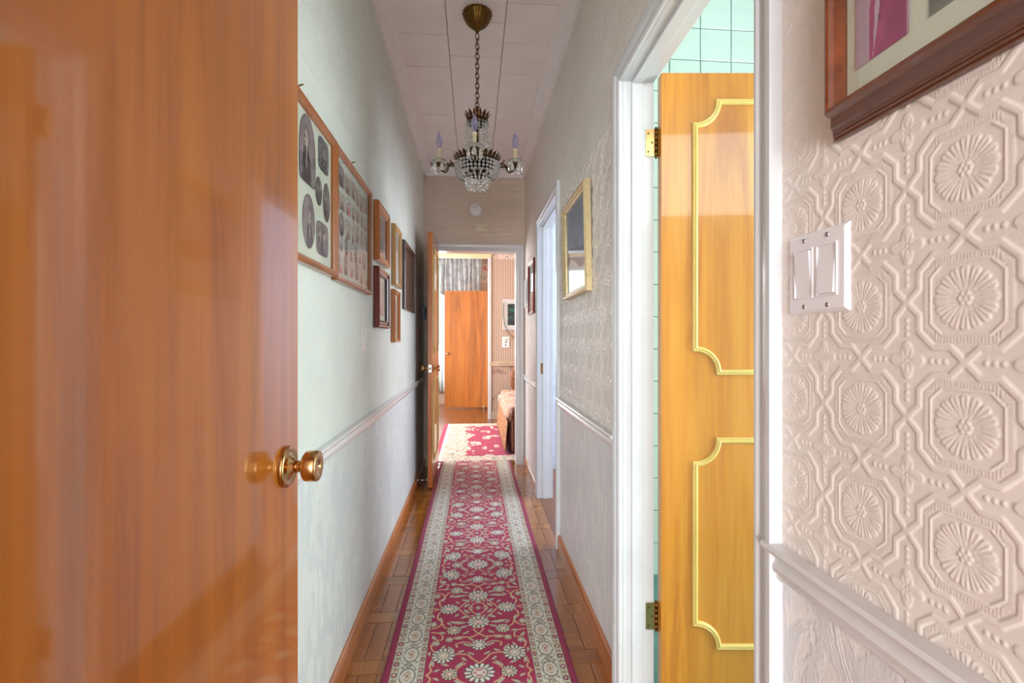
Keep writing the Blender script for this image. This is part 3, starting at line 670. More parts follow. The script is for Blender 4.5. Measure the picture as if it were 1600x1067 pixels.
# ------------------------------------------------------------------ hallway runner
RX0, RX1 = -0.318, 0.360; RXC = (RX0 + RX1) / 2; HWID = (RX1 - RX0) / 2
def flower(c, gx, gy, px, py, rx, ry, n, ctr=PINK, rot=0.0, out=PALE):
    a = (gx - px) / rx; bq = (gy - py) / ry; r = np.hypot(a, bq); ph = np.arctan2(bq, a) + rot
    e = 1 + 0.10 * np.cos(n * ph)
    def put(mask, k): c[mask] = k
    put(r < e * 1.06, DARK * 1.2)
    put(r < e * 0.98, out)
    put((r > 0.60) & (r < e * 0.98) & (np.cos(n * ph) < -0.55), DARK * 1.5)
    put((r > 0.50) & (r < 0.60), SAGE * 0.55)
    put(r < 0.50, out * 0.98); put((r < 0.42) & (np.cos(5 * ph) > -0.2), ctr); put(r < 0.2, PALE)
def stroke(c, gx, gy, pts, w, k, taper=False):
    """Catmull-Rom through pts"""
    P = [pts[0]] + list(pts) + [pts[-1]]; Q = []
    for i in range(1, len(P) - 2):
        for s in np.linspace(0, 1, 9):
            p0, p1, p2, p3 = [np.array(P[i + j], float) for j in (-1, 0, 1, 2)]
            Q.append(0.5 * (2 * p1 + (p2 - p0) * s + (2 * p0 - 5 * p1 + 4 * p2 - p3) * s * s + (3 * p1 - p0 - 3 * p2 + p3) * s ** 3))
    for a, b in zip(Q[:-1], Q[1:]):
        if np.allclose(a, b): continue
        c[seg_d(gx, gy, a, b) < w] = k
def leaf_(c, gx, gy, px, py, l, w, ang_, k, line=True):
    ca, sa = math.cos(ang_), math.sin(ang_); a = ((gx - px) * ca + (gy - py) * sa) / l; bq = (-(gx - px) * sa + (gy - py) * ca - 0.35 * w * a * a) / w
    r = np.abs(bq) / np.clip(1 - a * a, 1e-3, 1); m = np.abs(a) < 1
    c[m & (r < 1)] = DARK * 2; c[m & (r < 0.78)] = k
    if line: c[m & (r < 0.16)] = SAGE * 0.5
HP = 0.41; FW = 0.197; res = 0.0014
gx, gy = np.meshgrid(np.arange(0, FW + res, res), np.arange(0, HP + res, res), indexing='ij')
F = np.zeros(gx.shape + (3,)); F[:] = CR_
V = TAN * 1.1; VW = 0.0034
for pts in ([(0, 0.05), (0.025, 0.075), (0.045, 0.10), (0.09, 0.105), (0.132, 0.10)], [(0.132, 0.10), (0.165, 0.085), (0.178, 0.05), (0.17, 0.02), (0.185, 0)],
            [(0.132, 0.10), (0.168, 0.125), (0.182, 0.16), (0.165, 0.19), (0.14, 0.20), (0.15, 0.235), (0.185, 0.245)], [(0.02, 0.155), (0.05, 0.175), (0.085, 0.165), (0.082, 0.145)],
            [(0, 0.225), (0.03, 0.205), (0.075, 0.21), (0.11, 0.195)], [(0, 0.225), (0.018, 0.255), (0.006, 0.27)], [(0.04, 0.41), (0.02, 0.375), (0.0, 0.355)], [(0, 0.355), (0.03, 0.335), (0.06, 0.37), (0.085, 0.41)],
            [(0.12, 0.41), (0.16, 0.39), (0.17, 0.345), (0.15, 0.31), (0.165, 0.28), (0.19, 0.27)], [(0.165, 0.41), (0.19, 0.40)], [(0.10, 0.26), (0.135, 0.275), (0.15, 0.31)], [(0.05, 0.05), (0.075, 0.03), (0.09, 0.0)]):
    stroke(F, gx, gy, pts, VW, V)
for px_, py_, l, w, a in ((0.04, 0.155, 0.026, 0.007, 0.35), (0.105, 0.135, 0.022, 0.008, 0.9), (0.085, 0.305, 0.036, 0.011, 0.15), (0.055, 0.345, 0.022, 0.009, -0.5), (0.05, 0.385, 0.02, 0.009, 0.9), (0.155, 0.33, 0.02, 0.008, 1.3),
                          (0.06, 0.275, 0.02, 0.007, -0.3), (0.17, 0.06, 0.02, 0.008, 1.4), (0.07, 0.045, 0.022, 0.008, -0.8), (0.175, 0.21, 0.018, 0.008, 1.0), (0.145, 0.24, 0.016, 0.007, 0.2), (0.08, 0.20, 0.022, 0.007, 0.1), (0.125, 0.05, 0.018, 0.007, 0.5),
                          (0.03, 0.105, 0.016, 0.006, 0.6), (0.065, 0.12, 0.014, 0.006, -0.4), (0.028, 0.19, 0.015, 0.006, 0.7), (0.05, 0.235, 0.016, 0.006, -0.6), (0.135, 0.15, 0.014, 0.006, -0.9), (0.185, 0.115, 0.014, 0.006, 1.5), (0.12, 0.30, 0.016, 0.006, 0.8), (0.025, 0.35, 0.012, 0.005, 0.8), (0.09, 0.36, 0.015, 0.006, -0.8), (0.19, 0.36, 0.014, 0.006, 1.2), (0.15, 0.02, 0.014, 0.006, -0.6), (0.055, 0.075, 0.014, 0.006, 0.9), (0.06, 0.175, 0.013, 0.005, 0.0), (0.03, 0.40, 0.012, 0.005, -0.6)):
    leaf_(F, gx, gy, px_, py_, l, w, a, CREAM)
flower(F, gx, gy, 0, 0, 0.050, 0.046, 14, PINK); flower(F, gx, gy, 0, 0.155, 0.027, 0.030, 10, PALE); flower(F, gx, gy, 0, 0.305, 0.042, 0.038, 12, PINK); flower(F, gx, gy, 0, 0.41, 0.010, 0.012, 6, TAN)
flower(F, gx, gy, 0, 0.36, 0.009, 0.011, 6, TAN)
flower(F, gx, gy, 0.132, 0.10, 0.040, 0.040, 13, TAN, 0.2, PALE * 0.94); flower(F, gx, gy, 0.098, 0.255, 0.027, 0.027, 11, PINK, 0.1, CREAM); flower(F, gx, gy, 0.125, 0.41, 0.038, 0.036, 13, TAN, 0.0, PALE * 0.94)
flower(F, gx, gy, 0.105, 0.0, 0.027, 0.027, 11, PINK, 0, CREAM); flower(F, gx, gy, 0.165, 0.175, 0.014, 0.016, 7, TAN, 0, CREAM); flower(F, gx, gy, 0.115, 0.195, 0.014, 0.015, 8, TAN, 0, CREAM); flower(F, gx, gy, 0.185, 0.30, 0.016, 0.018, 8, TAN, 0, CREAM)
# main border: ovals with a winding vine
BP = 0.116; BW = 0.068
bx, by = np.meshgrid(np.arange(0, BW + res, res), np.arange(0, BP * 2, res), indexing='ij'); B = np.zeros(bx.shape + (3,)); B[:] = PALE * 0.90
for k in range(-1, 3):
    c0 = k * BP; s = 1 if k % 2 == 0 else -1
    e = np.hypot((bx - BW / 2) / 0.027, (by - c0) / 0.040); B[(e < 1.06) & (e > 0.90)] = SAGE * 0.42
    for q in range(-3, 4):
        B[(e < 0.62) & (np.abs((by - c0) - q * 0.008) < 0.0021) & (np.abs(bx - BW / 2 - 0.004 * math.sin(q * 2)) < 0.014)] = TAN * (0.62 if q % 2 else 0.85)
    B[(e < 0.30)] = CREAM * 0.9; B[e < 0.16] = PINK * 0.7
    flower(B, bx, by, BW / 2 + s * 0.004, c0 + BP / 2, 0.015, 0.015, 7, PINK * 0.8, 0.3 * k, CREAM)
    stroke(B, bx, by, [(BW / 2 - s * 0.027, c0 + 0.03), (BW / 2 - s * 0.014, c0 + BP / 2 - 0.006), (BW / 2 + s * 0.022, c0 + BP / 2 + 0.006), (BW / 2 + s * 0.027, c0 + BP - 0.03)], 0.0017, SAGE * 0.45)
    leaf_(B, bx, by, BW / 2 - s * 0.022, c0 + BP / 2 + 0.016, 0.012, 0.005, 0.8 * s, SAGE * 0.8, False); leaf_(B, bx, by, BW / 2 + s * 0.022, c0 + BP / 2 - 0.016, 0.012, 0.005, 0.8 * s, SAGE * 0.8, False)
# guard borders
GP = 0.058
def guard(a, yv, w):
    c = np.zeros(a.shape + (3,)); t = (yv / GP) % 1; k = np.floor(yv / GP).astype(int) % 2
    c[:] = CREAM * 0.92
    e = np.hypot((a - w / 2) / (w * 0.36), (t - 0.5) * GP / 0.013); c[e < 1] = DARK * 1.6; c[e < 0.75] = PINK * 0.8; c[(e < 0.75) & (k == 1)] = CRD * 1.2; c[e < 0.35] = PALE
    e2 = np.hypot((a - w / 2) / (w * 0.3), np.minimum(t, 1 - t) * GP / 0.008); c[e2 < 1] = SAGE * 0.5; c[e2 < 0.5] = TAN
    ln = (a < w * 0.08) | (a > w * 0.92); c[ln] = SAGE * 0.6
    return c
def runner_col(X, Y):
    s = X - RXC; a = np.abs(s); yv = Y - 1.695
    c = np.zeros(X.shape + (3,)); c[:] = CRD
    yf = yv % (2 * HP); yf = np.where(yf > HP, 2 * HP - yf, yf)
    ix = np.clip((a / res).astype(int), 0, F.shape[0] - 1); iy = np.clip((yf / res).astype(int), 0, F.shape[1] - 1)
    m = a < 0.196; c[m] = F[ix, iy][m]
    m = (a >= 0.196) & (a < 0.217); c[m] = guard(a - 0.196, yv, 0.021)[m]
    m = (a >= 0.217) & (a < 0.285); ix = np.clip(((a - 0.217) / res).astype(int), 0, B.shape[0] - 1); iy = np.clip(((yv % (2 * BP)) / res).astype(int), 0, B.shape[1] - 1); c[m] = B[ix, iy][m]
    m = (a >= 0.285) & (a < 0.313); c[m] = guard(a - 0.285, yv + 0.02, 0.028)[m]
    return c
ys = [1.30]
while ys[-1] < 4.69: ys.append(ys[-1] + max(0.0024, 0.0014 * ys[-1]))
ys = np.array(ys); xs = np.linspace(RX0, RX1, 300)
uu, vv = np.meshgrid(xs, ys, indexing='ij')
wav = 0.004 * (vnoise(np.full(vv.shape, 3.3), vv * 3.0) - 0.5)
edge = np.minimum(uu - RX0, RX1 - uu)
zz = 0.0095 - 0.004 * (1 - sst(0, 0.008, edge)) + 0.0008 * vnoise(uu * 30, vv * 18)
colr = runner_col(uu, vv); lum = colr.mean(-1); zz = zz + 0.0006 * (lum > 0.25)
run = thing('runner_rug', 'long crimson and cream floral runner rug down the hallway', 'rug')
fast_grid('pile', uu + wav, vv, zz, rug_m, run, colr)
MB().box(RX0 + 0.003, RX1 - 0.003, 1.30, 4.69, 0.0005, 0.0050).build('backing', plain('runner_backing', (150, 30, 74), 0.9), run)

# ------------------------------------------------------------------ photographs and frames
photo_m = attr_mat('photo_print', 0.35, 0.0, 0.0, 0.0, 300)
def portrait(u, v, seed, tone):
    """u, v in -1..1: a soft half-length figure on a dull ground"""
    rs = np.random.RandomState(seed)
    pal = {'sepia': ((150, 134, 138), (66, 48, 62), (196, 172, 164), (96, 72, 84)), 'faded': ((190, 176, 170), (128, 92, 84), (206, 176, 160), (156, 118, 106)), 'magenta': ((206, 180, 196), (170, 56, 120), (212, 160, 164), (120, 76, 104)), 'dark': ((110, 106, 112), (52, 46, 58), (172, 150, 146), (60, 50, 56)), 'rose': ((196, 190, 192), (154, 84, 90), (214, 186, 176), (110, 84, 80))}[tone]
    bgc, body, skin, hair = [np.array(lin(*k)) for k in pal]
    n = vnoise(u * 2.2 + seed, v * 2.2 + seed * 1.7)[..., None]
    c = bgc * (0.55 + 0.7 * n)
    k = 1 if rs.rand() < 0.55 else 2
    for i in range(k):
        px = rs.uniform(-0.15, 0.15) + (0 if k == 1 else (-0.38, 0.38)[i]); py = rs.uniform(0.18, 0.38); r = 0.26 if k == 1 else 0.2
        sh = (np.abs(u - px) < (r * 2.1) * np.clip((py - 0.15 - v) * 1.6, 0, 1) ** 0.5) & (v < py - r * 0.7)
        cloth = np.array(body) * (1 if i == 0 else 2.2)
        c = np.where(sh[..., None], cloth * (0.7 + 0.6 * n), c)
        c = np.where((sh & (np.abs(u - px) < 0.06 + 0.0 * v) & (v > -0.5))[..., None], skin * 0.9, c)
        c = np.where((np.hypot((u - px) / (r * 1.12), (v - py - 0.05) / (r * 1.3)) < 1)[..., None], hair, c)
        c = np.where((np.hypot((u - px) / (r * 0.74), (v - py + 0.03) / r) < 1)[..., None], skin, c)
        for ex in (-0.3, 0.3): c = np.where((np.hypot((u - px - ex * r) / (r * 0.14), (v - py - 0.02) / (r * 0.10)) < 1)[..., None], hair * 0.6, c)
        c = np.where((np.hypot((u - px) / (r * 0.24), (v - py + 0.5 * r) / (r * 0.07)) < 1)[..., None], body * 0.9, c)
    return c
def photo(parent, fn, cx_, cz, w, h, shape, seed, tone, t=0.0012, nr=9, ns=40, name='photo'):
    """flat print cut to an oval, an arch or a rounded rectangle; fn(x, z, t) -> 3-D"""
    pw = {'oval': 2.0, 'rect': 14.0, 'round': 5.0, 'arch': 3.2}[shape]
    a = np.linspace(0, 2 * np.pi, ns, endpoint=False); ca, sa = np.cos(a), np.sin(a)
    rad = (np.abs(ca) ** pw + np.abs(sa) ** pw) ** (-1 / pw)
    if shape == 'arch': r2 = (np.abs(ca) ** 14 + np.abs(sa) ** 14) ** (-1 / 14); rad = np.where(sa < 0, r2, (np.abs(ca) ** 2 + np.abs(sa) ** 2) ** -0.5 * 1.0)
    rr_ = np.linspace(0, 1, nr)[1:]
    U = np.concatenate([[0]] + [q * rad * ca for q in rr_]); V = np.concatenate([[0]] + [q * rad * sa for q in rr_])
    b = MB(); vs = [fn(cx_ + x * w / 2, cz + y * h / 2, t) for x, y in zip(U, V)]
    fs = [(0, 1 + k, 1 + (k + 1) % ns) for k in range(ns)]
    for i in range(nr - 2):
        for k in range(ns):
            k2 = (k + 1) % ns; fs.append((1 + i * ns + k, 1 + (i + 1) * ns + k, 1 + (i + 1) * ns + k2, 1 + i * ns + k2))
    b.add(vs, fs, False); c = np.ones((len(vs), 4)); c[:, :3] = portrait(U, V, seed, tone)
    if shape in ('oval', 'arch', 'round') or True: c[-ns:, :3] *= 0.55
    b.col = c; return b.build(name, photo_m, parent)
FR_A = [(0, 0), (0, 0.012), (0.004, 0.016), (0.010, 0.0155), (0.014, 0.020), (0.020, 0.021), (0.024, 0.016), (0.024, 0)]
def frame(name, label, side, y0, y1, z0, z1, depth, width, fmat, boardm, photos, group=None, tilt=0.0, prof=None, glass=True, hook=False, rim=None):
    """side -1: on the left wall, +1: on the right wall. Local x runs along +y of the hall."""
    cy_, cz = (y0 + y1) / 2, z0; L = (y1 - y0); H = (z1 - z0); xw = XL + 0.0018 if side < 0 else XR - 0.0024; s = 1 if side < 0 else -1
    root = thing(name, label, 'picture', (xw, cy_, cz), 0, group)
    root.rotation_euler = (0, s * tilt, 0)
    fn = lambda p, q, t: (s * t, p, q)
    k = width / 0.024; kd = depth / 0.021
    pr = [(-w * k, t * kd) for w, t in (prof or FR_A)]
    # path along the sight edge, clockwise in (p, q): the moulding grows outwards to the left of travel
    hw = L / 2 - width
    path = [(-hw, width), (hw, width), (hw, H - width), (-hw, H - width)]
    o = MB().sweep(path, pr, fn, closed=True).build('frame', fmat, root)
    if rim: MB().sweep(path, [(-0.004, depth * 0.2), (-0.004, depth * 0.86), (0.0035, depth * 0.72), (0.0035, depth * 0.2)], fn, closed=True).build('inner_rim', rim, root)
    bd = depth * 0.30
    pts = [(0, -hw - 0.002, width - 0.002), (0, hw + 0.002, H - width + 0.002)]
    MB().box(min(s * 0.002, s * bd), max(s * 0.002, s * bd), -hw - 0.002, hw + 0.002, width - 0.002, H - width + 0.002).build('mount_board', boardm, root)
    for (pc, qc, w, h, sh, sd, tn) in photos: photo(root, lambda p, q, t: fn(p, q, bd + t), pc, qc, w, h, sh, sd, tn)
    if glass:
        g0, g1 = bd + 0.0025, bd + 0.0040
        MB().box(min(s * g0, s * g1), max(s * g0, s * g1), -hw - 0.001, hw + 0.001, width - 0.001, H - width + 0.001).build('glass', picglass_m, root)
    if hook:
        MB().tube([(s * 0.001, 0, H + 0.012), (s * 0.006, 0, H + 0.02), (s * 0.010, 0, H + 0.012), (s * 0.012, 0.0, H + 0.002)], 0.0018, 6).tube([(s * 0.0, 0.0, H + 0.032), (s * 0.012, 0, H + 0.036)], 0.002, 6).build('hook', old_brass_m, root)
    return root
oak_f = wood('oak_frame', (134, 74, 26), (168, 100, 44), (188, 122, 62), 'z', 0.3, 0.5)
brown_f = wood('brown_frame', (120, 70, 44), (158, 100, 66), (178, 122, 86), 'z', 0.3, 0.5)
gold_oak_f = wood('gold_oak_frame', (146, 82, 32), (180, 108, 46), (198, 132, 68), 'z', 0.3, 0.5)
pale_f = wood('pale_frame', (160, 122, 72), (186, 148, 92), (204, 172, 118), 'z', 0.3, 0.4)
red_f = wood('cherry_red_frame', (84, 18, 18), (112, 28, 26), (138, 44, 38), 'z', 0.25, 0.7)
dark_f = wood('dark_walnut', (44, 26, 22), (70, 44, 36), (104, 68, 52), 'z', 0.35, 0.4)
maple_f = wood('mahogany_moulding', (84, 40, 18), (116, 60, 30), (140, 78, 42), 'y', 0.25, 0.7)
gold_f = plain('gold_leaf_frame', (208, 188, 142), 0.34, 0.4, 0.08, 40)
LG = 'framed pictures on the long wall'
# 1 big oak collage, partly behind the near door
ph1 = [(0.185, 0.355, 0.10, 0.10, 'round', 1, 'dark'), (0.045, 0.320, 0.13, 0.19, 'arch', 2, 'sepia'), (0.14, 0.235, 0.060, 0.085, 'oval', 3, 'dark'), (0.215, 0.222, 0.070, 0.12, 'oval', 4, 'dark'), (0.055, 0.125, 0.10, 0.15, 'oval', 5, 'sepia'),
       (0.175, 0.100, 0.115, 0.10, 'round', 6, 'sepia'), (-0.09, 0.14, 0.10, 0.16, 'round', 7, 'sepia'), (-0.11, 0.33, 0.12, 0.13, 'oval', 8, 'dark'), (-0.21, 0.24, 0.08, 0.2, 'oval', 9, 'sepia')]
frame('collage_frame', 'large oak framed collage of oval portraits, half hidden by the near door', -1, 1.03, 1.603, 1.385, 1.825, 0.024, 0.023, oak_f, mat_m, ph1, LG, hook=True)
ph2 = []; rs = random.Random(5); sid = 20
for r_, (zc, hh) in enumerate(((0.365, 0.075), (0.285, 0.06), (0.21, 0.085), (0.135, 0.07), (0.065, 0.075))):
    p = -0.205
    while p < 0.20:
        w = rs.uniform(0.045, 0.075); sid += 1
        ph2.append((p + w / 2, zc + rs.uniform(-0.006, 0.006), w, hh * rs.uniform(0.8, 1.0), rs.choice(['rect', 'rect', 'oval', 'round']), sid, rs.choice(['faded', 'faded', 'rose', 'sepia'])))
        p += w + 0.016
frame('collage_frame', 'brown framed collage of many small faded photographs in rows', -1, 1.612, 2.14, 1.378, 1.826, 0.022, 0.020, brown_f, mat_g_m, ph2, LG, hook=True)
frame('photo_frame', 'small deep golden oak frame above the cherry red one', -1, 2.270, 2.56, 1.555, 1.835, 0.028, 0.040, gold_oak_f, mat_g_m, [(0, 0.14, 0.19, 0.18, 'rect', 60, 'sepia')], LG)
frame('photo_frame', 'small cherry red frame below the golden oak one', -1, 2.268, 2.55, 1.240, 1.528, 0.028, 0.034, red_f, mat_m, [(0, 0.144, 0.13, 0.16, 'rect', 61, 'rose')], LG, rim=dark_f)
frame('photo_frame', 'tall pale wood frame beside the dark walnut plaque', -1, 2.752, 2.985, 1.492, 1.842, 0.026, 0.026, pale_f, mat_g_m, [(0, 0.175, 0.15, 0.25, 'rect', 62, 'faded')], LG)
frame('photo_frame', 'narrow honey oak frame hanging lowest, below the tall pale frame', -1, 2.738, 2.93, 1.170, 1.470, 0.026, 0.022, gold_oak_f, mat_m, [(0, 0.15, 0.10, 0.2, 'rect', 63, 'faded')], LG)
# 7 walnut plaque
wp = frame('wall_plaque', 'dark walnut framed board, farthest on the picture wall', -1, 3.170, 3.72, 1.385, 1.838, 0.022, 0.030, dark_f, dark_f, [], LG, glass=False)
for i in range(4): MB().box(0.008, 0.011, -0.24 + i * 0.121, -0.24 + i * 0.121 + 0.116, 0.034, 0.419).build('board', dark_f, wp, 0.001)

# gold picture between the doorways (leans forward)
gp = frame('gold_picture', 'gold framed landscape picture leaning from the wall between the doorways', 1, 1.935, 2.43, 1.385, 1.845, 0.030, 0.030, gold_f, mat_m, [], None, tilt=0.02)
uu, vv = np.meshgrid(np.linspace(-0.214, 0.214, 50), np.linspace(0.034, 0.426, 50), indexing='ij')
n = vnoise(uu * 18, vv * 9) * 0.6 + vnoise(uu * 50 + 4, vv * 26) * 0.4
c = np.array(lin(150, 168, 206)) * (0.5 + 0.9 * n[..., None]); lowm = (vv < 0.15 + 0.03 * np.sin(uu * 14)); c = np.where(lowm[..., None], np.array(lin(226, 228, 232)) * (0.8 + 0.2 * n[..., None]), c)
mm = (vv < 0.20 + 0.05 * vnoise(uu * 30, uu * 0)) & ~lowm; c = np.where(mm[..., None], np.array(lin(116, 122, 150)) * (0.6 + 0.6 * n[..., None]), c)
fast_grid('print', np.full(uu.shape, -0.0098), uu, vv, photo_m, gp, c)
# small frames by the end doorway
frame('photo_frame', 'narrow reddish-brown frame beyond the side doorway', 1, 3.735, 4.10, 1.395, 1.832, 0.022, 0.030, red_f, mat_m, [(0, 0.22, 0.22, 0.28, 'rect', 70, 'faded')], 'small frames beside the end doorway')
frame('photo_frame', 'small white frame nearest the end doorway', 1, 4.17, 4.44, 1.48, 1.74, 0.018, 0.026, white_m, mat_m, [(0, 0.13, 0.16, 0.15, 'rect', 71, 'faded')], 'small frames beside the end doorway')
# near right frame
NP = [(0, 0), (0, 0.030), (0.0015, 0.036), (0.004, 0.038), (0.007, 0.037), (0.009, 0.032), (0.010, 0.026), (0.013, 0.0235), (0.019, 0.019), (0.022, 0.0125), (0.0235, 0.0125), (0.0245, 0.009), (0.027, 0.009), (0.028, 0.005), (0.031, 0.005), (0.031, 0)]
NPk = [(w * 0.024 / 0.031, t * 0.021 / 0.038) for w, t in NP]
nf = frame('photo_frame', 'wide dark mahogany moulded frame above the double light switch', 1, 0.12, 0.606, 1.445, 1.87, 0.038, 0.031, maple_f, mat_m, [], None, prof=NPk)
def jacket(u, v):
    c = np.zeros(u.shape + (3,)); n = vnoise(u * 3, v * 3)[..., None]
    c[:] = np.array(lin(196, 164, 182)) * (0.85 + 0.3 * n)
    body = (v < 0.15) & (np.abs(u - 0.12) < 0.78 - 0.25 * np.clip(v + 0.2, 0, 1)) & (u > -0.45 + 0.5 * np.clip(v + 0.3, 0, 1))
    c[body] = np.array(lin(172, 70, 120)); c = np.where(body[..., None], c * (0.75 + 0.5 * n), c)
    neck = body & (np.abs(u + 0.05 - 0.25 * v) < 0.14 + 0.14 * v); c[neck] = lin(206, 178, 196)
    hd = np.hypot((u - 0.02) / 0.36, (v - 0.42) / 0.46) < 1; c[hd] = lin(122, 78, 112)
    fc = np.hypot((u - 0.06) / 0.22, (v - 0.36) / 0.28) < 1; c[fc] = lin(214, 168, 178)
    for ex in (-0.02, 0.15): c[np.hypot((u - ex) / 0.035, (v - 0.41) / 0.03) < 1] = lin(96, 60, 80)
    c[np.hypot((u - 0.06) / 0.07, (v - 0.22) / 0.022) < 1] = lin(176, 92, 112)
    for bx_, bz in ((0.0, -0.25), (-0.06, -0.5), (0.1, 0.02)): c[np.hypot((u - bx_) / 0.05, (v - bz) / 0.05) < 1] = lin(120, 60, 96)
    return c
def right_print(pc, qc, w, h, fnc):
    u, v = np.meshgrid(np.linspace(-1, 1, 60), np.linspace(-1, 1, 90), indexing='ij')
    fast_grid('photo', np.full(u.shape, -0.0125), pc - u * w / 2, qc + v * h / 2, photo_m, nf, fnc(u, v))
# local y: 0 at the middle (y = 0.363); the viewer's left is +y
right_print(0.1605, 0.1555, 0.074, 0.170, jacket)
right_print(0.036, 0.160, 0.13, 0.176, lambda u, v: portrait(u, v, 81, 'sepia') * np.array([0.9, 1.0, 0.85]))
right_print(-0.10, 0.143, 0.075, 0.17, lambda u, v: portrait(u, v, 82, 'rose'))
right_print(0.10, 0.315, 0.13, 0.11, lambda u, v: portrait(u, v, 83, 'faded')); right_print(-0.06, 0.315, 0.13, 0.11, lambda u, v: portrait(u, v, 84, 'sepia'))

# ------------------------------------------------------------------ switches and small devices
def switch(name, label, x, sgn, yc, zc, w, h, n, mat):
    root = thing(name, label, 'light switch', (x, yc, zc))
    t = 0.006
    f = lambda p, q, d: (sgn * d, p, q)
    a = [(-w / 2, -h / 2), (w / 2, -h / 2), (w / 2, h / 2), (-w / 2, h / 2)]; i = [(p - math.copysign(0.005, p), q - math.copysign(0.005, q)) for p, q in a]
    MB().add([f(p, q, 0.0) for p, q in a] + [f(p, q, 0.0025) for p, q in a] + [f(p, q, t) for p, q in i], [(3, 2, 1, 0)] + [(k, (k + 1) % 4, 4 + (k + 1) % 4, 4 + k) for k in range(4)] + [(4 + k, 4 + (k + 1) % 4, 8 + (k + 1) % 4, 8 + k) for k in range(4)] + [(8, 9, 10, 11)]).build('cover_plate', mat, root, 0.001)
    for k in range(n):
        p0 = (k - (n - 1) / 2) * 0.046
        MB().sweep([(p0 - 0.0175, -0.034), (p0 + 0.0175, -0.034), (p0 + 0.0175, 0.034), (p0 - 0.0175, 0.034)], [(0, t), (0, t + 0.0018), (-0.0018, t + 0.0018), (-0.0018, t)], f, closed=True).build('rocker_surround', mat, root)
        lo, hi = (t + 0.0045, t - 0.001) if (k % 2 == 0) == (sgn < 0) and n > 1 else (t - 0.001, t + 0.0045)
        hp = 0.0155; v = []
        for q, d in ((-0.032, lo), (0.0, t + 0.0025), (0.032, hi)): v += [f(p0 - hp, q, d), f(p0 + hp, q, d)]
        v += [f(p0 - hp, -0.032, 0), f(p0 + hp, -0.032, 0), f(p0 - hp, 0.032, 0), f(p0 + hp, 0.032, 0)]
        MB().add(v, [(0, 1, 3, 2), (2, 3, 5, 4), (0, 6, 7, 1), (4, 5, 9, 8), (0, 2, 4, 8, 6), (1, 7, 9, 5, 3)]).build('rocker', mat, root)
        for q in (-0.048, 0.048):
            s_ = MB().lathe([(0.0036, t - 0.001), (0.0034, t + 0.0007), (0.0, t + 0.001)], 14, AX((sgn, 0, 0), (0, p0, q))).build('screw', chrome_m, root)
            MB().obox((sgn * (t + 0.0009), p0, q), (0.0004, 0.0005, 0.003), Matrix.Identity(3)).build('slot', black_m, s_)
    return root
switch('light_switch', 'white double rocker light switch on the embossed wallpaper', XR - 0.0005, -1, 0.643, 1.277, 0.117, 0.116, 2, plastic_m)
switch('light_switch', 'white single light switch below the brown collage frame', XL + 0.0005, 1, 2.055, 1.187, 0.072, 0.116, 1, plastic_m)
sd = thing('smoke_detector', 'round white smoke detector high on the end wall', 'smoke detector', (0.018, YE, 2.412))
M = AX((0, -1, 0), (0, 0, 0))
MB().lathe([(0.064, 0), (0.064, 0.008), (0.058, 0.010), (0.056, 0.026), (0.050, 0.032), (0.0, 0.033)], 40, M).build('body', plastic_m, sd)
for p, q in ((0.012, 0.034), (-0.01, 0.022)): MB().lathe([(0.006, 0.0), (0.005, 0.0018), (0, 0.002)], 12, AX((0, -1, 0), (p, -0.0325, q))).build('button', plain('grey_button', (150, 146, 150), 0.5), sd)
jb = thing('junction_cover', 'small beige rectangular cover plate below the smoke detector', 'cover plate', (0.066, YE, 2.248))
MB().box(-0.059, 0.059, -0.010, 0, -0.034, 0.034).build('plate', plastic_y_m, jb, 0.003)
for p in (-0.04, 0.043): MB().lathe([(0.005, 0), (0.004, 0.002), (0, 0.002)], 12, AX((0, -1, 0), (p, -0.010, 0))).build('screw', old_brass_m, jb)
wb = thing('chime_box', 'small blue-grey box on the wall behind the end door', 'wall box', (XL + 0.002, 4.40, 1.43))
MB().box(0, 0.028, -0.04, 0.04, -0.055, 0.05).build('body', plain('blue_grey_plastic', (120, 130, 152), 0.5), wb, 0.003)
MB().box(0.028, 0.031, -0.03, 0.03, -0.02, 0.04).build('grille', plain('blue_grey_grille', (90, 98, 118), 0.6), wb)

# things on the striped far wall
wp_ = thing('white_picture', 'white framed picture with a dark green image on the striped wall', 'picture', (0.625, 7.2, 1.33))
MB().sweep([(-0.115, 0.078), (0.115, 0.078), (0.115, 0.40), (-0.115, 0.40)], [(0, 0.001), (0, 0.016), (-0.068, 0.024), (-0.070, 0.001)], lambda p, q, t: (p, -t, q), closed=True).build('frame', white_m, wp_)
gm, nt, b_ = new_mat('dark_green_print'); nt.links.new(ramp(nt, noise(nt, coords(nt, (3, 1, 9)), 1.3, 3), [(0.35, lin4(30, 34, 44)), (0.5, lin4(48, 60, 66)), (0.62, lin4(30, 120, 92))]), b_.inputs['Base Color']); b_.inputs['Roughness'].default_value = 0.3
MB().box(-0.12, 0.12, -0.006, -0.001, 0.074, 0.404).build('print', gm, wp_)
ol = thing('wall_outlet', 'white outlet plate on the striped far wall', 'outlet', (0.482, 7.2, 1.156))
MB().box(-0.056, 0.056, -0.010, 0, -0.08, 0.08).build('plate', plastic_m, ol, 0.003)
MB().lathe([(0.022, 0), (0.020, 0.010), (0, 0.011)], 18, AX((0, -1, 0), (0, -0.010, 0.035))).build('dial', plastic_y_m, ol)
for q in (-0.005, -0.045): MB().box(-0.014, 0.014, -0.0115, -0.0095, q - 0.007, q + 0.007).build('socket', black_m, ol)
MB().tube([(0.445, 7.165, 1.74), (0.44, 7.165, 1.55), (0.47, 7.165, 1.40), (0.53, 7.185, 1.28), (0.60, 7.185, 1.22), (0.72, 7.185, 1.18)], 0.004, 8).build('cable', black_m, label='thin dark cable looping from the white picture', cat='cable')

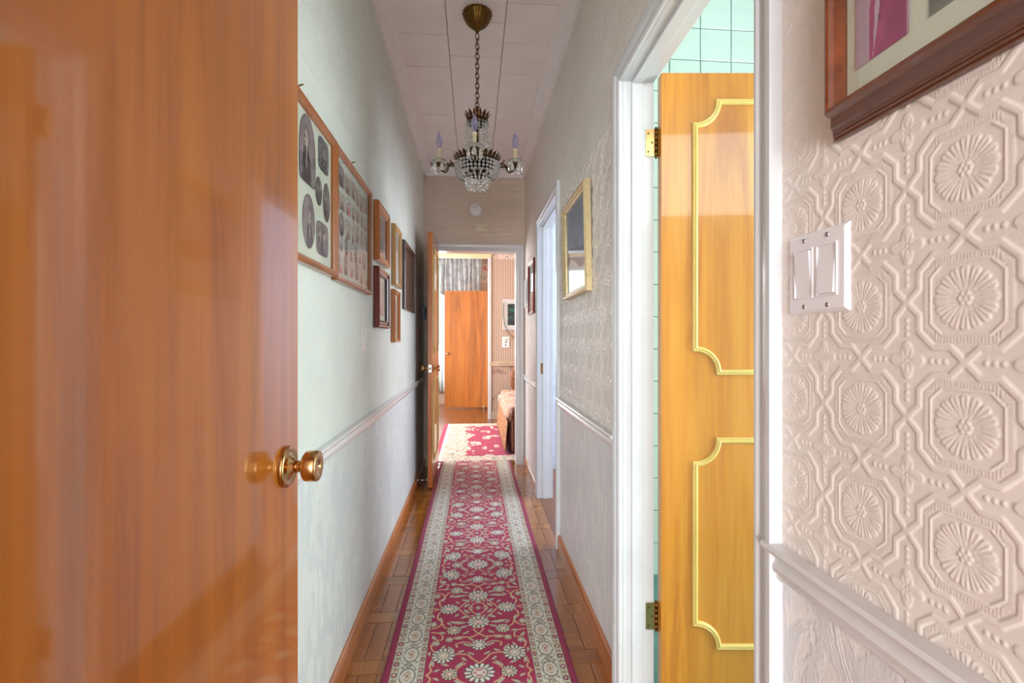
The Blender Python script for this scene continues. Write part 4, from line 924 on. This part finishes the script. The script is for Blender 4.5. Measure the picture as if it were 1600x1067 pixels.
# ------------------------------------------------------------------ sofa
def sofa_mat():
    m, nt, b = new_mat('sofa_brocade')
    f = noise(nt, coords(nt), 14, 5, 0.6, 1.0); g = noise(nt, coords(nt), 60, 3)
    c = ramp(nt, f, [(0.38, lin4(160, 100, 82)), (0.48, lin4(206, 158, 132)), (0.58, lin4(224, 188, 160)), (0.68, lin4(176, 118, 92))])
    nt.links.new(mixc(nt, 0.4, c, ramp(nt, g, [(0.3, (0.7, 0.66, 0.62, 1)), (0.7, (1.05, 1.05, 1.05, 1))]), 'MULTIPLY'), b.inputs['Base Color'])
    b.inputs['Roughness'].default_value = 0.6; b.inputs['Sheen Weight'].default_value = 0.3; return m
sofa_m = sofa_mat(); sofa_d = plain('sofa_brown_side', (104, 50, 28), 0.45, 0, 0.35, 24, 0.1, 0.2, 40); skirt_m = plain('sofa_fringe', (186, 132, 92), 0.7, 0, 0.38, 46, 0, 0.5, 60)
sf = thing('sofa', 'rose and brown floral sofa with fringed skirt in the living room', 'sofa', (0.34, 4.86, 0.008))
MB().box(0.03, 1.0, 0.14, 1.72, 0.10, 0.33).build('base', sofa_d, sf, 0.015)
def cushion(b, x0, x1, y0, y1, z0, z1, puff=0.03, n=14, e=5.0):
    cx_, cy_, cz = (x0 + x1) / 2, (y0 + y1) / 2, (z0 + z1) / 2; vs = []; fs = []; nu, nv = 28, 14
    def sp(c, p): return math.copysign(abs(c) ** p, c)
    for j in range(nv + 1):
        a = -math.pi / 2 + math.pi * j / nv
        for k in range(nu):
            q = 2 * math.pi * k / nu
            X = sp(math.cos(a), 0.5) * sp(math.cos(q), 0.35); Y = sp(math.cos(a), 0.5) * sp(math.sin(q), 0.35); Z = sp(math.sin(a), 0.6)
            vs.append((cx_ + X * (x1 - x0) / 2, cy_ + Y * (y1 - y0) / 2, cz + Z * (z1 - z0) / 2 + puff * (1 - X * X) * (1 - Y * Y) * (1 if Z > 0 else 0)))
    for j in range(nv):
        for k in range(nu):
            k2 = (k + 1) % nu; fs.append((j * nu + k, j * nu + k2, (j + 1) * nu + k2, (j + 1) * nu + k))
    return b.add(vs, fs, True)
for i in range(3):
    y0 = 0.15 + i * 0.53; cushion(MB(), -0.015, 0.76, y0, y0 + 0.53, 0.315, 0.475, 0.02).build('seat_cushion', sofa_m, sf)
    cushion(MB(), 0.66, 0.98, y0, y0 + 0.53, 0.44, 0.90, 0.0).build('back_cushion', sofa_m, sf)
MB().box(0.86, 1.05, 0.05, 1.82, 0.10, 0.86).build('backrest', sofa_d, sf, 0.03)
for y0 in (0.0, 1.72):
    b = MB().box(0.05, 1.0, y0, y0 + 0.15, 0.03, 0.40); b.build('arm_panel', sofa_d, sf, 0.02)
    b = MB().lathe([(0.0, 0), (0.060, 0.0), (0.075, 0.012), (0.078, 0.04), (0.078, 0.92), (0.06, 0.95), (0, 0.95)], 24, AX((1, 0, 0), (0.04, y0 + 0.075, 0.405))); b.build('armrest', sofa_d if y0 == 0 else sofa_m, sf)
n = 220; yy = np.linspace(0.10, 1.84, n); z = np.linspace(0.015, 0.33, 8); Y_, Z_ = np.meshgrid(yy, z, indexing='ij'); X_ = 0.022 - 0.012 * np.abs(np.sin(Y_ * 38)) - 0.03 * (1 - Z_ / 0.33)
sk = fast_grid('skirt', X_, Y_, Z_, skirt_m, sf); s = sk.modifiers.new('cloth', 'SOLIDIFY'); s.thickness = 0.004
for x in (0.12, 0.92):
    for y in (0.08, 1.78): MB().lathe([(0.022, 0), (0.03, 0.06), (0.03, 0.12)], 12, Matrix.Translation((x, y, 0.0))).build('foot', dark_f, sf)
c1 = cushion(MB(), -0.17, 0.17, -0.07, 0.07, 0.0, 0.30, 0.0).build('throw_pillow', plain('brown_velvet', (142, 84, 44), 0.6, 0, 0.3, 20), label='brown velvet pillow at the far end of the sofa', cat='pillow'); c1.location = (0.66, 6.42, 0.50); c1.rotation_euler = (R(-8), 0, R(-10))
c2 = cushion(MB(), -0.15, 0.15, -0.06, 0.06, 0.0, 0.26, 0.0).build('throw_pillow', plain('olive_velvet', (150, 132, 84), 0.6, 0, 0.3, 20), label='olive pillow leaning beside the brown one on the sofa', cat='pillow'); c2.location = (0.88, 6.20, 0.50); c2.rotation_euler = (R(-8), 0, R(-30))
lm = thing('table_lamp', 'table lamp with white pleated shade beside the far end of the sofa', 'lamp', (0.86, 6.985, 0))
MB().lathe([(0.14, 0.56), (0.14, 0.58), (0.0, 0.58)], 24).lathe([(0.03, 0.0), (0.03, 0.56)], 12).lathe([(0.13, 0), (0.13, 0.02), (0.03, 0.04)], 24).build('stand', dark_f, lm)
MB().lathe([(0.07, 0.58), (0.06, 0.60), (0.02, 0.64), (0.05, 0.72), (0.05, 0.78), (0.015, 0.84), (0.012, 0.96)], 20).build('lamp_base', brass_m, lm)
MB().lathe([(0.17, 0.86), (0.10, 1.13)], 48, flute=(24, 0.02)).build('lamp_shade', plain('white_shade', (240, 238, 232), 0.8), lm)

# ------------------------------------------------------------------ chandelier
CH = thing('chandelier', 'antique brass chandelier with crystal beads and candle bulbs', 'chandelier', (0.018, 2.37, CEIL))
Z = lambda z: z - CEIL
MB().lathe([(0.070, 0.0), (0.072, -0.006), (0.070, -0.014), (0.066, -0.018), (0.064, -0.026), (0.052, -0.048), (0.036, -0.064), (0.022, -0.074), (0.012, -0.082), (0.008, -0.094), (0.0, -0.098)], 60, None, True, (20, 0.03)).build('ceiling_canopy', old_brass_m, CH)
lk = MB(); pts = []
for k in range(20):
    a = 2 * math.pi * k / 20; pts.append((0.0095 * math.cos(a), 0, 0.0165 * math.sin(a)))
lk.tube(pts, 0.0025, 6, closed=True); lme = lk.mesh('chain_link'); lme.materials.append(old_brass_m)
zt, zb = -0.103, Z(2.325); nl = int((zt - zb) / 0.0245)
for k in range(nl + 1):
    o = link('chain_link', lme, CH); o.location = (0, 0, zt - 0.012 - k * (zt - zb - 0.024) / nl); o.rotation_euler = (0, 0, R(90 * (k % 2) + 25))
MB().lathe([(0.004, Z(2.335)), (0.006, Z(2.32)), (0.014, Z(2.30)), (0.009, Z(2.28)), (0.009, Z(2.10)), (0.016, Z(2.08)), (0.02, Z(2.05)), (0.010, Z(2.03)), (0.010, Z(1.99)), (0.0, Z(1.98))], 20).build('stem', bronze_m, CH)
def leaf_ring(parent, r, z, n, h, w, flare, name='leaf'):
    L = MB(); th = 0.0012
    prof = [(0, 0.5), (0.25, 0.85), (0.5, 1.0), (0.75, 0.6), (1.0, 0.02)]; v = []; f = []
    for t, ww in prof:
        rr2 = flare * t * t; zz_ = h * t * (1 - 0.12 * t)
        for s_ in (-1, 0, 1): v.append((rr2 + (0.0025 if s_ == 0 else 0), s_ * w * ww / 2, zz_))
        for s_ in (-1, 0, 1): v.append((rr2 - th + (0.0025 if s_ == 0 else 0), s_ * w * ww / 2, zz_))
    for i in range(4):
        a = i * 6; c_ = a + 6
        f += [(a, a + 1, c_ + 1, c_), (a + 1, a + 2, c_ + 2, c_ + 1), (a + 4, a + 3, c_ + 3, c_ + 4), (a + 5, a + 4, c_ + 4, c_ + 5), (a, c_, c_ + 3, a + 3), (a + 2, a + 5, c_ + 5, c_ + 2)]
    L.add(v, f); me = L.mesh(name); me.materials.append(bronze_m)
    for k in range(n):
        a = 2 * math.pi * k / n; o = link(name, me, parent); o.location = (r * math.cos(a), r * math.sin(a), z); o.rotation_euler = (0, 0, a)
def ring(r, z, h, name, t=0.002):
    return MB().lathe([(r, z), (r, z + h), (r - t, z + h), (r - t, z), (r, z)], 40).build(name, bronze_m, CH)
r1 = ring(0.050, Z(2.245), 0.022, 'crown_ring'); leaf_ring(r1, 0.049, Z(2.26), 14, 0.044, 0.020, 0.016)
r2 = ring(0.104, Z(2.048), 0.016, 'basket_ring'); leaf_ring(r2, 0.103, Z(2.06), 26, 0.030, 0.022, 0.018)
r3 = ring(0.060, Z(1.995), 0.008, 'lower_ring')
for k in range(4):
    a = R(45 + 90 * k); MB().tube([(0.008 * math.cos(a), 0.008 * math.sin(a), Z(2.06)), (0.103 * math.cos(a), 0.103 * math.sin(a), Z(2.056))], 0.003, 6).build('spoke', bronze_m, CH)
def bead(b, c, r): b.sphere(c, r, 6, 5, smooth=False)
# swagged strands from the crown to the basket ring
sb = MB()
for k in range(11):
    t = k / 10.0; bead(sb, (0.052 + 0.014 * t ** 1.6, 0, Z(2.245) - 0.158 * t), 0.0066)
sme = sb.mesh('bead_strand'); sme.materials.append(crystal_m)
for k in range(18):
    o = link('bead_strand', sme, CH); o.rotation_euler = (0, 0, 2 * math.pi * k / 18)
# basket curtain
sb = MB()
for k in range(4): bead(sb, (0.107 - 0.001 * k * k, 0, Z(2.043) - 0.0160 * k), 0.0074)
sme = sb.mesh('basket_strand'); sme.materials.append(crystal_m)
for k in range(34):
    o = link('basket_strand', sme, CH); o.rotation_euler = (0, 0, 2 * math.pi * k / 34)
sb = MB()
for k in range(9):
    t = k / 8.0; bead(sb, (0.100 - 0.045 * t, 0, Z(1.992) - 0.012 * math.sin(t * 3.14) - 0.006 * t), 0.0062)
sme = sb.mesh('basket_swag'); sme.materials.append(crystal_m)
for k in range(18):
    o = link('basket_swag', sme, CH); o.rotation_euler = (0, 0, 2 * math.pi * k / 18)
sb = MB()
for k in range(4): bead(sb, (0.058 - 0.002 * k, 0, Z(1.982) - 0.0145 * k), 0.0072)
sme = sb.mesh('lower_strand'); sme.materials.append(crystal_m)
for k in range(18):
    o = link('lower_strand', sme, CH); o.rotation_euler = (0, 0, 2 * math.pi * k / 18)
def pendant_mesh(h, w):
    b = MB(); prof = [(0.0, 0.0), (0.12, -0.10), (0.34, -0.32), (0.50, -0.62), (0.42, -0.86), (0.2, -0.97), (0.0, -1.0)]
    v = []; f = []; n = 8
    for r, z in prof:
        for k in range(n): a = 2 * math.pi * (k + 0.5) / n; v.append((r * w * math.cos(a), 0.55 * r * w * math.sin(a), z * h))
    for i in range(len(prof) - 1):
        for k in range(n): k2 = (k + 1) % n; f.append((i * n + k, i * n + k2, (i + 1) * n + k2, (i + 1) * n + k))
    b.add(v, f); bead(b, (0, 0, 0.005), 0.005); me = b.mesh('pendant'); me.materials.append(crystal_m); return me
pm = pendant_mesh(0.042, 0.026); pm_s = pendant_mesh(0.022, 0.013)
for k in range(10):
    a = 2 * math.pi * k / 10; o = link('pendant', pm_s, CH); o.location = (0.045 * math.cos(a), 0.045 * math.sin(a), Z(1.945)); o.rotation_euler = (0, 0, a)
o = link('pendant', pm_s, CH); o.location = (0.0, 0, Z(1.955))
# arms
def arm(az):
    A = Matrix.Rotation(az, 4, 'Z'); g = lambda r, z: A @ Vector((r, 0, Z(z)))
    cup_r = 0.187; zc = 2.040
    pts = [g(0.100, 2.048), g(0.118, 2.049), g(0.128, 2.058), g(0.133, 2.066), g(0.127, 2.070)]
    cur = [g(0.118, 2.049), g(0.136, 2.046), g(0.143, 2.032), g(0.146, 2.018), g(0.156, 2.008), g(0.168, 2.010), g(0.178, 2.021), g(0.184, 2.032), g(cup_r, 2.040)]
    sm = []
    for i in range(len(cur) - 1):
        for t in (0, 0.5): sm.append(cur[i].lerp(cur[i + 1], t))
    sm.append(cur[-1])
    ar = MB().tube(pts, [0.0035, 0.0035, 0.0034, 0.003, 0.002], 8).tube(sm, [0.0035 + 0.003 * (i / len(sm)) for i in range(len(sm))], 8).build('arm', bronze_m, CH)
    T0 = Matrix.Translation(g(cup_r, 0) - Vector((0, 0, Z(0)))) @ Matrix.Translation((0, 0, Z(0)))
    MB().lathe([(0.006, 2.034), (0.012, 2.040), (0.021, 2.044), (0.022, 2.050), (0.0, 2.050)], 20, T0).build('drip_cup', bronze_m, ar)
    MB().lathe([(0.010, 2.051), (0.030, 2.056), (0.034, 2.066), (0.032, 2.066), (0.028, 2.059), (0.012, 2.055)], 28, T0, True, (14, 0.03)).build('bobeche', frost_m, ar)
    MB().lathe([(0.0095, 2.055), (0.0095, 2.112), (0.0115, 2.112), (0.0115, 2.122), (0.006, 2.124)], 20, T0).build('candle_sleeve', candle_m, ar)
    bl = MB().lathe([(0.0075, 2.120), (0.0085, 2.130), (0.0140, 2.148), (0.0152, 2.160), (0.0125, 2.178), (0.007, 2.196), (0.002, 2.207), (0.0, 2.208)], 20, T0).build('bulb', bulb_m, CH)
    for k in range(6):
        q = 2 * math.pi * k / 6 + az; c0 = T0 @ Vector((0.032 * math.cos(q), 0.032 * math.sin(q), 2.060))
        o = link('pendant', pm, CH); o.location = c0 + Vector((0, 0, -0.010)); o.rotation_euler = (0, 0, q + 1.57)
for az in (-94, -4, 86, 176): arm(R(az + 0))
